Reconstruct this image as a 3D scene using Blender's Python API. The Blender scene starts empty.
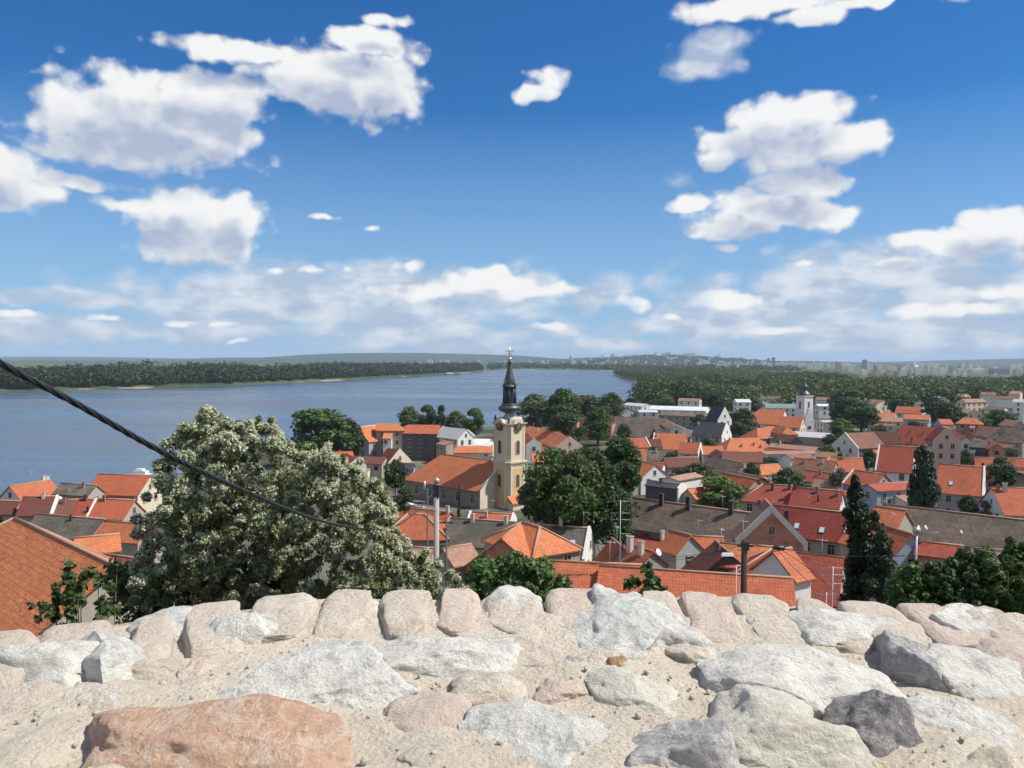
import bpy, math, random
import numpy as np
from mathutils import Vector, Matrix, Euler, noise
R = math.radians
DEBUG = False
HAZE = 6.0e-5
random.seed(7)
rng = np.random.default_rng(7)
sc = bpy.context.scene
COL = sc.collection

# ------------------------------------------------------------------ camera
F = 788.0
CAMZ = 40.0
cam_d = bpy.data.cameras.new('camera')
cam_d.sensor_width = 36.0
cam_d.lens = F / 1024 * 36.0
cam_d.clip_start = 0.1
cam_d.clip_end = 60000
cam = bpy.data.objects.new('camera', cam_d)
COL.objects.link(cam)
CM = (Matrix.Translation((0, 0, CAMZ)) @ Matrix.Rotation(math.atan2(-24.5, F), 4, 'X')
      @ Matrix.Rotation(R(90), 4, 'X') @ Matrix.Rotation(R(0.30), 4, 'Z'))
cam.matrix_world = CM
sc.camera = cam
CR = CM.to_3x3()

# ------------------------------------------------------------------ render, exposure
sc.render.engine = 'CYCLES'
sc.cycles.use_denoising = True
sc.cycles.use_adaptive_sampling = True
sc.cycles.adaptive_threshold = 0.025
sc.cycles.adaptive_min_samples = 6
sc.cycles.max_bounces = 6
sc.cycles.diffuse_bounces = 2
sc.cycles.transparent_max_bounces = 8
sc.cycles.volume_bounces = 0
sc.view_settings.view_transform = 'Standard'
sc.view_settings.look = 'None'
sc.view_settings.exposure = 0.38
sc.view_settings.gamma = 1.0

SUN_AZ, SUN_EL = 94.0, 52.0      # azimuth clockwise from the view direction (+Y), elevation
sd = Vector((math.sin(R(SUN_AZ)) * math.cos(R(SUN_EL)), math.cos(R(SUN_AZ)) * math.cos(R(SUN_EL)), math.sin(R(SUN_EL))))
sun_d = bpy.data.lights.new('sun', 'SUN')
sun_d.energy = 4.6
sun_d.angle = R(0.5)
sun_d.color = (1.0, 0.945, 0.85)
sun = bpy.data.objects.new('sun', sun_d)
COL.objects.link(sun)
sun.rotation_euler = sd.to_track_quat('Z', 'Y').to_euler()


def ray(px, py):
    v = CR @ Vector(((px - 512) / F, -(py - 384) / F, -1))
    return v


def at_y(px, py, y):
    v = ray(px, py)
    return Vector((0, 0, CAMZ)) + v * (y / v.y)


def at_z(px, py, z):
    v = ray(px, py)
    t = (z - CAMZ) / v.z if abs(v.z) > 1e-6 else 1e5
    if t < 0 or t > 1e5:
        t = 1e5
    return Vector((0, 0, CAMZ)) + v * t


# ------------------------------------------------------------------ node helper
class NT:
    def __init__(s, tree):
        s.t = tree
        s.n = tree.nodes
        s.l = tree.links

    def new(s, typ, **kw):
        nd = s.n.new(typ)
        ins = kw.pop('ins', {})
        for k, v in kw.items():
            setattr(nd, k, v)
        for k, v in ins.items():
            s.set(nd.inputs[k], v)
        return nd

    def set(s, sock, v):
        if isinstance(v, bpy.types.NodeSocket):
            s.l.new(v, sock)
        elif v is not None:
            if sock.type == 'RGBA' and hasattr(v, '__len__') and len(v) == 3:
                v = (*v, 1)
            sock.default_value = v

    def math(s, op, a, b=None, c=None, clamp=False):
        nd = s.n.new('ShaderNodeMath')
        nd.operation = op
        nd.use_clamp = clamp
        s.set(nd.inputs[0], a)
        if b is not None: s.set(nd.inputs[1], b)
        if c is not None: s.set(nd.inputs[2], c)
        return nd.outputs[0]

    def vmath(s, op, a, b=None, c=None, out=0):
        nd = s.n.new('ShaderNodeVectorMath')
        nd.operation = op
        s.set(nd.inputs[0], a)
        if b is not None: s.set(nd.inputs[1], b)
        if c is not None: s.set(nd.inputs[2], c)
        return nd.outputs[out]

    def mix(s, f, a, b, mode='MIX'):
        nd = s.n.new('ShaderNodeMix')
        nd.data_type = 'RGBA'
        nd.blend_type = mode
        s.set(nd.inputs[0], f)
        s.set(nd.inputs[6], a)
        s.set(nd.inputs[7], b)
        return nd.outputs[2]

    def noise(s, vec, scale, detail=4, rough=0.55, dist=0.0, dims='3D', out=0):
        nd = s.n.new('ShaderNodeTexNoise')
        nd.noise_dimensions = dims
        s.set(nd.inputs['Vector'], vec)
        nd.inputs['Scale'].default_value = scale
        nd.inputs['Detail'].default_value = detail
        nd.inputs['Roughness'].default_value = rough
        nd.inputs['Distortion'].default_value = dist
        return nd.outputs[out]

    def ramp(s, f, lo, hi, a=0.0, b=1.0, smooth=True):
        nd = s.n.new('ShaderNodeMapRange')
        nd.interpolation_type = 'SMOOTHSTEP' if smooth else 'LINEAR'
        s.set(nd.inputs[0], f)
        s.set(nd.inputs[1], lo); s.set(nd.inputs[2], hi); s.set(nd.inputs[3], a); s.set(nd.inputs[4], b)
        return nd.outputs[0]


# ------------------------------------------------------------------ world: sky with cumulus placed by direction
world = bpy.data.worlds.new('World')
sc.world = world
world.use_nodes = True
world.node_tree.nodes.clear()
W = NT(world.node_tree)


def azel(px, py):
    v = ray(px, py)
    return math.atan2(v.x, v.y), math.atan2(v.z, math.hypot(v.x, v.y))


CLOUDS = [  # pixel centre and radii, turned into azimuth and elevation
    (150, 112, 105, 44), (95, 118, 62, 42), (215, 95, 70, 30), (330, 82, 90, 38), (388, 88, 48, 38), (240, 50, 85, 14),
    (140, 148, 110, 26), (200, 130, 60, 34), (368, 40, 46, 14), (5, 172, 42, 28), (70, 182, 60, 9), (15, 192, 50, 20), (385, 20, 28, 8),
    (188, 214, 74, 28), (196, 246, 62, 20), (140, 205, 50, 11), (232, 218, 32, 24),
    (536, 96, 24, 11), (548, 82, 18, 14),
    (760, 4, 90, 15), (810, 15, 42, 12), (890, -6, 75, 10), (960, -4, 20, 8),
    (785, 118, 78, 26), (738, 145, 44, 26), (850, 140, 56, 22), (775, 160, 50, 20), (790, 150, 62, 24), (790, 185, 40, 20), (720, 160, 24, 14), (805, 185, 38, 26),
    (765, 212, 88, 24), (810, 215, 58, 20), (690, 205, 28, 10), (735, 228, 50, 12),
    (955, 244, 66, 20), (1000, 226, 50, 22), (1045, 232, 60, 28), (925, 240, 36, 13),
    (495, 288, 66, 15), (490, 276, 30, 12), (555, 291, 38, 9), (430, 292, 60, 9), (408, 267, 16, 7), (278, 268, 11, 5), (311, 271, 13, 5), (345, 271, 9, 5),
    (373, 230, 7, 5), (330, 217, 19, 4), (640, 301, 19, 10), (548, 325, 22, 6), (668, 316, 10, 4),
    (735, 303, 44, 9), (722, 298, 22, 9), (800, 264, 12, 4), (770, 330, 50, 5), (970, 309, 70, 9), (925, 311, 32, 9), (725, 248, 14, 4),
    (20, 313, 26, 4), (110, 318, 20, 4), (178, 322, 22, 4), (225, 326, 16, 3), (240, 342, 12, 3),
    (905, 262, 30, 6), (1010, 290, 70, 8),
]
VEILS = [
    (400, 290, 210, 22), (380, 312, 180, 13), (250, 302, 90, 12), (470, 335, 110, 11), (880, 283, 170, 32), (960, 300, 170, 34), (800, 305, 130, 20),
    (900, 330, 230, 16), (690, 325, 110, 12), (708, 52, 30, 20), (672, 182, 16, 8), (30, 330, 120, 12), (200, 330, 120, 8), (60, 300, 70, 8), (920, 345, 260, 8), (560, 345, 200, 7),
]


def ell_chain(nt, p, lst, grow=1.14):
    cur = None
    for (cx, cy, rx, ry) in lst:
        a, e = azel(cx, cy)
        a1, _ = azel(cx + rx, cy)
        _, e1 = azel(cx, cy - ry)
        ra, re = abs(a1 - a), abs(e1 - e)
        ra *= grow; re *= grow
        q = nt.vmath('MULTIPLY_ADD', p, (1 / ra, 1 / re, 0), (-a / ra, -e / re, 0))
        l = nt.vmath('LENGTH', q, out=1)
        if rx < 21: l = nt.math('MULTIPLY_ADD', l, 0.55, 0.42)
        elif ry <= 9: l = nt.math('MULTIPLY_ADD', l, 0.7, 0.30)
        cur = l if cur is None else nt.math('MINIMUM', cur, l)
    return cur


def cloud_group(name, lst, warp, amp, fs, detail, gain=1.0):
    g = bpy.data.node_groups.new(name, 'ShaderNodeTree')
    g.interface.new_socket('Vector', in_out='INPUT', socket_type='NodeSocketVector')
    g.interface.new_socket('Density', in_out='OUTPUT', socket_type='NodeSocketFloat')
    nt = NT(g)
    gi = g.nodes.new('NodeGroupInput')
    go = g.nodes.new('NodeGroupOutput')
    p0 = gi.outputs[0]
    nz = nt.noise(p0, fs * 0.45, 4, 0.6, out=1)
    w = nt.vmath('MULTIPLY', nt.vmath('SUBTRACT', nz, (0.5, 0.5, 0.5)), (warp, warp * 0.6, 0))
    p = nt.vmath('ADD', p0, w)
    l = ell_chain(nt, p, lst)
    m = nt.math('MULTIPLY_ADD', l, -gain, gain * 0.96)
    ps = nt.vmath('MULTIPLY', p0, (1, 1.25, 1))
    n1 = nt.noise(ps, fs, detail, 0.64)
    big = nt.noise(ps, fs * 0.33, 1, 0.5)
    n1 = nt.math('MULTIPLY_ADD', nt.math('SUBTRACT', big, 0.5), 0.8, n1)
    n1 = nt.math('MULTIPLY_ADD', n1, amp, -0.5 * amp)
    v = nt.n.new('ShaderNodeTexVoronoi')
    v.feature = 'SMOOTH_F1'
    nt.set(v.inputs['Vector'], nt.vmath('ADD', ps, nt.vmath('MULTIPLY', nz, (.01, .01, 0))))
    v.inputs['Scale'].default_value = fs * 1.5
    v.inputs['Detail'].default_value = 1
    vv = nt.math('MULTIPLY_ADD', v.outputs['Distance'], -amp * 0.75, 0.42 * amp)
    nt.set(go.inputs[0], nt.math('ADD', nt.math('ADD', m, n1), vv))
    return g


gc = cloud_group('cumulus_field', CLOUDS, 0.038, 1.40, 25, 8, 1.7)
gc2 = cloud_group('cumulus_field_soft', CLOUDS, 0.038, 1.0, 25, 2, 1.7)
gv = cloud_group('veil_field', VEILS, 0.06, 1.7, 16, 6, 1.3)
tc = W.new('ShaderNodeTexCoord')
sep = W.new('ShaderNodeSeparateXYZ', ins={0: tc.outputs['Generated']})
az = W.math('ARCTAN2', sep.outputs[0], sep.outputs[1])
hyp = W.math('SQRT', W.math('ADD', W.math('MULTIPLY', sep.outputs[0], sep.outputs[0]), W.math('MULTIPLY', sep.outputs[1], sep.outputs[1])))
el = W.math('ARCTAN2', sep.outputs[2], hyp)
cmb = W.new('ShaderNodeCombineXYZ', ins={0: az, 1: el})
P = cmb.outputs[0]


def grp(g, vec):
    nd = W.n.new('ShaderNodeGroup')
    nd.node_tree = g
    W.set(nd.inputs[0], vec)
    return nd.outputs[0]


sky = W.new('ShaderNodeTexSky', sky_type='NISHITA')
sky.sun_disc = False
sky.sun_elevation = R(SUN_EL)
sky.sun_rotation = R(SUN_AZ)
sky.altitude = 60
sky.air_density = 1.0
sky.dust_density = 0.2
sky.ozone_density = 1.6
hs = W.new('ShaderNodeHueSaturation', ins={'Saturation': 1.22, 'Value': 1.0, 'Color': sky.outputs[0]})
skyc = W.mix(1.0, hs.outputs[0], (0.25, 0.57, 0.82), 'MULTIPLY')
skyc = W.mix(W.ramp(el, 0.0, 0.30, 0.93, 0.0, False), skyc, (2.6, 4.0, 5.9))
# the placed clouds are only worked out in the quarter of the sky that holds them
dA = grp(gc, P)
dB = grp(gc2, W.vmath('ADD', P, (0.010, 0.030, 0)))
dV = grp(gv, P)
aC = W.ramp(dA, -0.12, 0.62)
fine = W.ramp(W.noise(W.vmath('MULTIPLY', P, (1, 1.4, 1)), 20, 4, 0.55), 0.30, 0.70)
under = W.ramp(dB, -0.15, 1.25)
lit = W.math('MULTIPLY', under, W.math('MULTIPLY_ADD', fine, 0.6, 0.62), clamp=True)
ccol = W.mix(lit, (7.0, 7.0, 6.9), (3.3, 3.8, 4.9))
aV = W.math('MULTIPLY', W.ramp(dV, -0.55, 0.45), 0.86)
vcol = W.mix(W.ramp(W.noise(W.vmath('MULTIPLY', P, (1, 2.2, 1)), 16, 4), 0.35, 0.62), (5.9, 6.1, 6.5), (3.3, 4.0, 5.1))
c1 = W.mix(aV, skyc, vcol)
aC = W.math('MULTIPLY', aC, 0.96)
c2 = W.mix(aC, c1, ccol)
bg = W.new('ShaderNodeBackground', ins={'Color': c2, 'Strength': 0.105})
bn = W.noise(W.vmath('MULTIPLY', tc.outputs['Generated'], (1, 1, 1.8)), 2.3, 4, 0.6)
bmask = W.math('MULTIPLY', W.ramp(bn, 0.44, 0.60), W.ramp(W.vmath('DOT_PRODUCT', tc.outputs['Generated'], tuple(ray(512, 190).normalized()), out=1), math.cos(R(48)), math.cos(R(66))))
sky0 = W.mix(W.math('MULTIPLY', bmask, 0.85), skyc, (6.6, 6.5, 6.3))  # unseen white cloud, added outside the view to neutralise the blue fill light
bg0 = W.new('ShaderNodeBackground', ins={'Color': sky0, 'Strength': 0.105})
dirv = W.vmath('DOT_PRODUCT', tc.outputs['Generated'], tuple(ray(512, 190).normalized()), out=1)
inz = W.math('GREATER_THAN', dirv, math.cos(R(46)))
inz = W.math('MULTIPLY', inz, W.math('GREATER_THAN', sep.outputs[2], 0.002))
mxs = W.new('ShaderNodeMixShader', ins={0: inz, 1: bg0.outputs[0], 2: bg.outputs[0]})
wo = W.new('ShaderNodeOutputWorld', ins={'Surface': mxs.outputs[0]})
world.cycles.sampling_method = 'MANUAL'
world.cycles.sample_map_resolution = 512

# ------------------------------------------------------------------ terrain height
HZ = {}


def zpt(px, py, z=0.0):
    p = at_z(px, py, z)
    return (p.x, p.y)


WATER = [(-4200, 300), (-1700, 700)] + [zpt(*q) for q in [(0, 392), (60, 390.5), (150, 388), (240, 385), (300, 382.5), (340, 380.5), (400, 377), (455, 373.8), (486, 371.5),
         (480, 370.2), (520, 369.6), (570, 369.8), (612, 371.0), (632, 372.6), (612, 375.2), (622, 379), (645, 385), (680, 389.5), (708, 392), (722, 394),
         (690, 397), (640, 401), (590, 412), (540, 424), (470, 434), (400, 436), (330, 446), (250, 462), (160, 484), (80, 500), (0, 512)]] + [(-420, 130), (-1500, -300), (-4200, -500)]
WP = np.array(WATER)


def water_sd(x, y):
    """signed distance, positive inside the water"""
    x = np.asarray(x, float); y = np.asarray(y, float)
    a = WP; b = np.roll(WP, -1, axis=0)
    best = np.full(x.shape, 1e12)
    inside = np.zeros(x.shape, bool)
    for (ax, ay), (bx, by) in zip(a, b):
        dx, dy = bx - ax, by - ay
        t = np.clip(((x - ax) * dx + (y - ay) * dy) / (dx * dx + dy * dy), 0, 1)
        best = np.minimum(best, (x - ax - t * dx) ** 2 + (y - ay - t * dy) ** 2)
        c = ((ay > y) != (by > y))
        with np.errstate(divide='ignore', invalid='ignore'):
            xi = ax + (y - ay) * dx / (dy if dy != 0 else 1e-9)
        inside ^= (c & (x < xi))
    s = np.sqrt(best)
    return np.where(inside, s, -s)


PRX = [-50, 1.2, 2.6, 4, 10, 20, 30, 50, 80, 120, 180, 300, 20000]
PRZ = [38.4, 38.4, 37.5, 35, 30, 25.5, 21.5, 17, 11, 6.5, 4.7, 4.0, 4.0]
HILLS = [  # pixel x, distance, top z, lateral sigma, depth sigma
    (330, 8800, 74, 900, 900), (430, 9300, 86, 900, 900), (240, 9800, 42, 800, 900), (520, 9500, 62, 700, 900), (600, 8000, 58, 600, 900),
    (650, 6500, 66, 520, 900), (720, 7000, 52, 500, 900), (800, 9000, 38, 900, 900), (960, 10500, 48, 1400, 900), (1060, 10000, 60, 900, 900), (60, 12000, 45, 2500, 1000)]
HW = [((px - 512) / F * d, d, h, s1, s2) for px, d, h, s1, s2 in HILLS]


def G(x, y):
    x = np.asarray(x, float); y = np.asarray(y, float)
    z = np.interp(y, PRX, PRZ)
    for hx, hy, h, s1, s2 in HW:
        z = z + h * np.exp(-((x - hx) / s1) ** 2 - ((y - hy) / s2) ** 2)
    ws = water_sd(x, y)
    k = np.clip((ws + 9.0) / 12.0, 0, 1)
    k = k * k * (3 - 2 * k)
    return z * (1 - k) + (-2.5) * k


def g1(x, y):
    return float(G(np.array([x]), np.array([y]))[0])


def hit(px, py, H, d=None, y0=60.0):
    """point on the pixel's ray that is H above the ground (or at depth d)"""
    if d is not None:
        return at_y(px, py, d)
    ys = y0 * 1.004 ** np.arange(0, 900)
    v = ray(px, py)
    xs = v.x / v.y * ys
    zs = CAMZ + v.z / v.y * ys
    g = np.interp(ys, PRX, PRZ) + H
    ab = np.nonzero(zs > g)[0]
    idx = min(len(ys) - 1, (ab[-1] + 1) if len(ab) else 0)
    y = ys[idx]
    return at_y(px, py, float(y))


# ------------------------------------------------------------------ object helpers
def tag(o, label=None, cat=None, group=None, kind=None):
    if label: o['label'] = label
    if cat: o['category'] = cat
    if group: o['group'] = group
    if kind: o['kind'] = kind
    return o


def empty(name, loc=(0, 0, 0), rz=0.0, **kw):
    o = bpy.data.objects.new(name, None)
    COL.objects.link(o)
    o.location = loc
    o.rotation_euler = (0, 0, rz)
    o.empty_display_size = 0.3
    return tag(o, **kw)


def link(name, me, parent=None, loc=(0, 0, 0), rz=0.0, **kw):
    o = bpy.data.objects.new(name, me)
    COL.objects.link(o)
    if parent: o.parent = parent
    o.location = loc
    if rz: o.rotation_euler = (0, 0, rz)
    return tag(o, **kw)


def np_mesh(name, V, Q, mats, smooth=False, mi=None, uv=None):
    """V n x 3, Q m x k faces (all the same k)"""
    V = np.asarray(V, np.float32); Q = np.asarray(Q, np.int32)
    me = bpy.data.meshes.new(name)
    m, k = Q.shape
    me.vertices.add(len(V)); me.vertices.foreach_set('co', V.ravel())
    me.loops.add(m * k); me.loops.foreach_set('vertex_index', Q.ravel())
    me.polygons.add(m)
    me.polygons.foreach_set('loop_start', np.arange(0, m * k, k, dtype=np.int32))
    me.polygons.foreach_set('loop_total', np.full(m, k, np.int32))
    if smooth: me.polygons.foreach_set('use_smooth', np.ones(m, bool))
    if mi is not None: me.polygons.foreach_set('material_index', np.asarray(mi, np.int32))
    for mt in (mats if isinstance(mats, (list, tuple)) else [mats]): me.materials.append(mt)
    me.update(calc_edges=True)
    return me


class MB:
    def __init__(s):
        s.v = []; s.f = []; s.uv = []; s.mi = []; s.sm = []

    def face(s, pts, uv=None, mi=0, smooth=False):
        b = len(s.v)
        s.v += [tuple(p) for p in pts]
        s.f.append(tuple(range(b, b + len(pts))))
        s.uv.append(uv if uv else [(p[0], p[2]) for p in pts]); s.mi.append(mi); s.sm.append(smooth)

    def box(s, x0, x1, y0, y1, z0, z1, mi=0, taper=0.0, M=None):
        t = taper
        p = [(x0, y0, z0), (x1, y0, z0), (x1, y1, z0), (x0, y1, z0), (x0 + t, y0 + t, z1), (x1 - t, y0 + t, z1), (x1 - t, y1 - t, z1), (x0 + t, y1 - t, z1)]
        if M is not None: p = [tuple(M @ Vector(q)) for q in p]
        for q in [(0, 3, 2, 1), (4, 5, 6, 7), (0, 1, 5, 4), (1, 2, 6, 5), (2, 3, 7, 6), (3, 0, 4, 7)]:
            pts = [p[i] for i in q]
            s.face(pts, uv=[(a[0] + a[1], a[2]) for a in pts], mi=mi)

    def tube(s, pts, rads, n=8, mi=0, cap=True, smooth=True):
        pts = [Vector(p) for p in pts]
        if not hasattr(rads, '__len__'): rads = [rads] * len(pts)
        rings = []
        up = Vector((0.13, 0.31, 0.94))
        for i, p in enumerate(pts):
            t = (pts[min(i + 1, len(pts) - 1)] - pts[max(i - 1, 0)])
            t.normalize()
            a = t.cross(up)
            if a.length < 0.05: a = t.cross(Vector((1, 0, 0)))
            a.normalize(); b = t.cross(a)
            base = len(s.v)
            for k in range(n):
                an = 2 * math.pi * k / n
                s.v.append(tuple(p + (a * math.cos(an) + b * math.sin(an)) * rads[i]))
            rings.append(base)
        for i in range(len(rings) - 1):
            for k in range(n):
                k2 = (k + 1) % n
                s.f.append((rings[i] + k, rings[i] + k2, rings[i + 1] + k2, rings[i + 1] + k))
                s.uv.append([(0, 0)] * 4); s.mi.append(mi); s.sm.append(smooth)
        if cap:
            s.f.append(tuple(rings[-1] + k for k in range(n))); s.uv.append([(0, 0)] * n); s.mi.append(mi); s.sm.append(False)
            s.f.append(tuple(rings[0] + n - 1 - k for k in range(n))); s.uv.append([(0, 0)] * n); s.mi.append(mi); s.sm.append(False)

    def lathe(s, prof, n=24, cx=0, cy=0, mi=0, smooth=True, phase=0.0, sq=None):
        """prof list of (radius, z)"""
        rings = []
        for r, z in prof:
            base = len(s.v)
            for k in range(n):
                a = 2 * math.pi * k / n + phase
                s.v.append((cx + r * math.cos(a), cy + r * math.sin(a), z))
            rings.append(base)
        for i in range(len(rings) - 1):
            for k in range(n):
                k2 = (k + 1) % n
                s.f.append((rings[i] + k, rings[i] + k2, rings[i + 1] + k2, rings[i + 1] + k))
                s.uv.append([(0, 0)] * 4); s.mi.append(mi); s.sm.append(smooth)
        s.f.append(tuple(rings[-1] + k for k in range(n))); s.uv.append([(0, 0)] * n); s.mi.append(mi); s.sm.append(False)

    def prism(s, poly, y0, y1, mi=0):
        """poly in (x,z), extruded along y"""
        n = len(poly)
        s.face([(x, y0, z) for x, z in poly], mi=mi)
        s.face([(x, y1, z) for x, z in reversed(poly)], mi=mi)
        for i in range(n):
            (xa, za), (xb, zb) = poly[i], poly[(i + 1) % n]
            s.face([(xb, y0, zb), (xa, y0, za), (xa, y1, za), (xb, y1, zb)], mi=mi)

    def mesh(s, name, mats):
        me = bpy.data.meshes.new(name)
        me.from_pydata(s.v, [], s.f)
        for mt in (mats if isinstance(mats, (list, tuple)) else [mats]): me.materials.append(mt)
        l = me.uv_layers.new(name='UVMap')
        flat = [c for uv in s.uv for q in uv for c in q]
        l.data.foreach_set('uv', flat)
        me.polygons.foreach_set('material_index', s.mi)
        me.polygons.foreach_set('use_smooth', s.sm)
        me.update()
        return me

    def build(s, name, mats, parent=None, **kw):
        return link(name, s.mesh(name, mats), parent, **kw)


# ------------------------------------------------------------------ materials
def mat_new(name):
    m = bpy.data.materials.new(name)
    m.use_nodes = True
    m.node_tree.nodes.clear()
    nt = NT(m.node_tree)
    b = nt.new('ShaderNodeBsdfPrincipled')
    nt.new('ShaderNodeOutputMaterial', ins={'Surface': b.outputs[0]})
    return m, nt, b


def mat_simple(name, col, rough=0.7, metal=0.0, var=0.15, scale=3.0, bump=0.0, coords='Object', rnd=0.0):
    m, nt, b = mat_new(name)
    t = nt.new('ShaderNodeTexCoord').outputs[coords]
    n = nt.noise(t, scale, 5, 0.6)
    c = nt.mix(n, tuple(x * (1 - var) for x in col), tuple(min(1, x * (1 + var)) for x in col))
    if rnd:
        oi = nt.new('ShaderNodeObjectInfo').outputs['Random']
        hv = nt.new('ShaderNodeHueSaturation', ins={'Color': c, 'Value': nt.math('MULTIPLY_ADD', oi, 2 * rnd, 1 - rnd)})
        c = hv.outputs[0]
    nt.set(b.inputs['Base Color'], c)
    b.inputs['Roughness'].default_value = rough
    b.inputs['Metallic'].default_value = metal
    if bump:
        bp = nt.new('ShaderNodeBump', ins={'Strength': bump, 'Distance': 0.02, 'Height': nt.noise(t, scale * 6, 4)})
        nt.set(b.inputs['Normal'], bp.outputs[0])
    return m


def mat_roof(name, col, dark, moss=0.25, mossc=(0.10, 0.09, 0.07), tw=0.22, th=0.34, bump=0.9, rnd=0.24, plain=False):
    m, nt, b = mat_new(name)
    uv = nt.new('ShaderNodeTexCoord').outputs['UV']
    s = nt.new('ShaderNodeSeparateXYZ', ins={0: uv})
    iu = nt.math('DIVIDE', s.outputs[0], tw)
    iv = nt.math('DIVIDE', s.outputs[1], th)
    fu, fv = nt.math('FRACT', iu), nt.math('FRACT', iv)
    cell = nt.new('ShaderNodeCombineXYZ', ins={0: nt.math('FLOOR', iu), 1: nt.math('FLOOR', iv)})
    oi = nt.new('ShaderNodeObjectInfo').outputs['Random']
    wn = nt.new('ShaderNodeTexWhiteNoise', noise_dimensions='3D', ins={'Vector': cell.outputs[0]}).outputs['Value']
    obj = nt.new('ShaderNodeTexCoord').outputs['Object']
    off = nt.new('ShaderNodeCombineXYZ', ins={0: nt.math('MULTIPLY', oi, 91.0), 1: nt.math('MULTIPLY', oi, 37.0)}).outputs[0]
    po = nt.vmath('ADD', obj, off)
    big = nt.noise(po, 0.35, 5, 0.65)
    med = nt.noise(nt.vmath('MULTIPLY', po, (1, 1, 3)), 1.8, 5, 0.7)
    c = nt.mix(nt.math('MULTIPLY_ADD', wn, 0.55, nt.math('MULTIPLY', med, 0.45)), dark, col)
    ms = nt.ramp(nt.math('MULTIPLY_ADD', big, 0.6, nt.math('MULTIPLY', med, 0.45)), 0.60 - moss * 0.35, 0.70 - moss * 0.25)
    c = nt.mix(nt.math('MULTIPLY', nt.ramp(nt.noise(nt.vmath('MULTIPLY', po, (1, 1, 1.7)), 0.9, 6, 0.7), 0.42, 0.62), 0.45), c, tuple(x * 0.62 for x in col))
    c = nt.mix(nt.math('MULTIPLY', ms, min(1, moss * 2.2)), c, mossc)
    hv = nt.new('ShaderNodeHueSaturation', ins={'Color': c, 'Value': nt.math('MULTIPLY_ADD', oi, 2 * rnd, 1 - rnd),
                                               'Hue': nt.math('MULTIPLY_ADD', oi, 0.014, 0.493)})
    # joints between tiles
    j = nt.math('MULTIPLY', nt.math('MULTIPLY_ADD', nt.ramp(fv, 0.0, 0.16), 0.9, 0.1), nt.math('MULTIPLY_ADD', nt.ramp(fu, 0.0, 0.18), 0.15, 0.85))
    c = nt.mix(j, tuple(x * 0.6 for x in dark), hv.outputs[0])
    nt.set(b.inputs['Base Color'], c)
    b.inputs['Roughness'].default_value = 0.8
    b.inputs['Specular IOR Level'].default_value = 0.25
    wave = nt.math('ABSOLUTE', nt.math('SINE', nt.math('MULTIPLY', iu, math.pi)))
    h = nt.math('ADD', nt.math('MULTIPLY', wave, 0.012), nt.math('MULTIPLY', fv, 0.05))
    h = nt.math('ADD', h, nt.math('MULTIPLY', wn, 0.02))
    h = nt.math('ADD', h, nt.math('MULTIPLY', med, 0.10))
    bp = nt.new('ShaderNodeBump', ins={'Strength': bump, 'Distance': 1.0, 'Height': h})
    nt.set(b.inputs['Normal'], bp.outputs[0])
    return m


def mat_wall(name, col, stain=(0.25, 0.22, 0.18), amt=0.4, rough=0.85):
    m, nt, b = mat_new(name)
    obj = nt.new('ShaderNodeTexCoord').outputs['Object']
    oi = nt.new('ShaderNodeObjectInfo').outputs['Random']
    po = nt.vmath('ADD', obj, nt.new('ShaderNodeCombineXYZ', ins={0: nt.math('MULTIPLY', oi, 50.0)}).outputs[0])
    n1 = nt.noise(nt.vmath('MULTIPLY', po, (1, 1, 0.35)), 0.9, 6, 0.68)
    n2 = nt.noise(po, 6, 5, 0.6)
    c = nt.mix(n2, tuple(x * 0.88 for x in col), col)
    c = nt.mix(nt.math('MULTIPLY', nt.ramp(n1, 0.48, 0.75), amt), c, stain)
    nt.set(b.inputs['Base Color'], c)
    b.inputs['Roughness'].default_value = rough
    b.inputs['Specular IOR Level'].default_value = 0.2
    bp = nt.new('ShaderNodeBump', ins={'Strength': 0.4, 'Distance': 0.03, 'Height': n2})
    nt.set(b.inputs['Normal'], bp.outputs[0])
    return m


def mat_brick(name, c1, c2, mortar, w=0.28, h=0.09):
    m, nt, b = mat_new(name)
    uv = nt.new('ShaderNodeTexCoord').outputs['UV']
    br = nt.new('ShaderNodeTexBrick', ins={'Vector': uv, 'Color1': c1, 'Color2': c2, 'Mortar': mortar, 'Scale': 1.0, 'Mortar Size': 0.012, 'Brick Width': w, 'Row Height': h})
    obj = nt.new('ShaderNodeTexCoord').outputs['Object']
    c = nt.mix(nt.math('MULTIPLY', nt.ramp(nt.noise(obj, 0.8, 5), 0.45, 0.7), 0.5), br.outputs['Color'], tuple(x * 0.55 for x in c1))
    nt.set(b.inputs['Base Color'], c)
    b.inputs['Roughness'].default_value = 0.9
    return m


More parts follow.
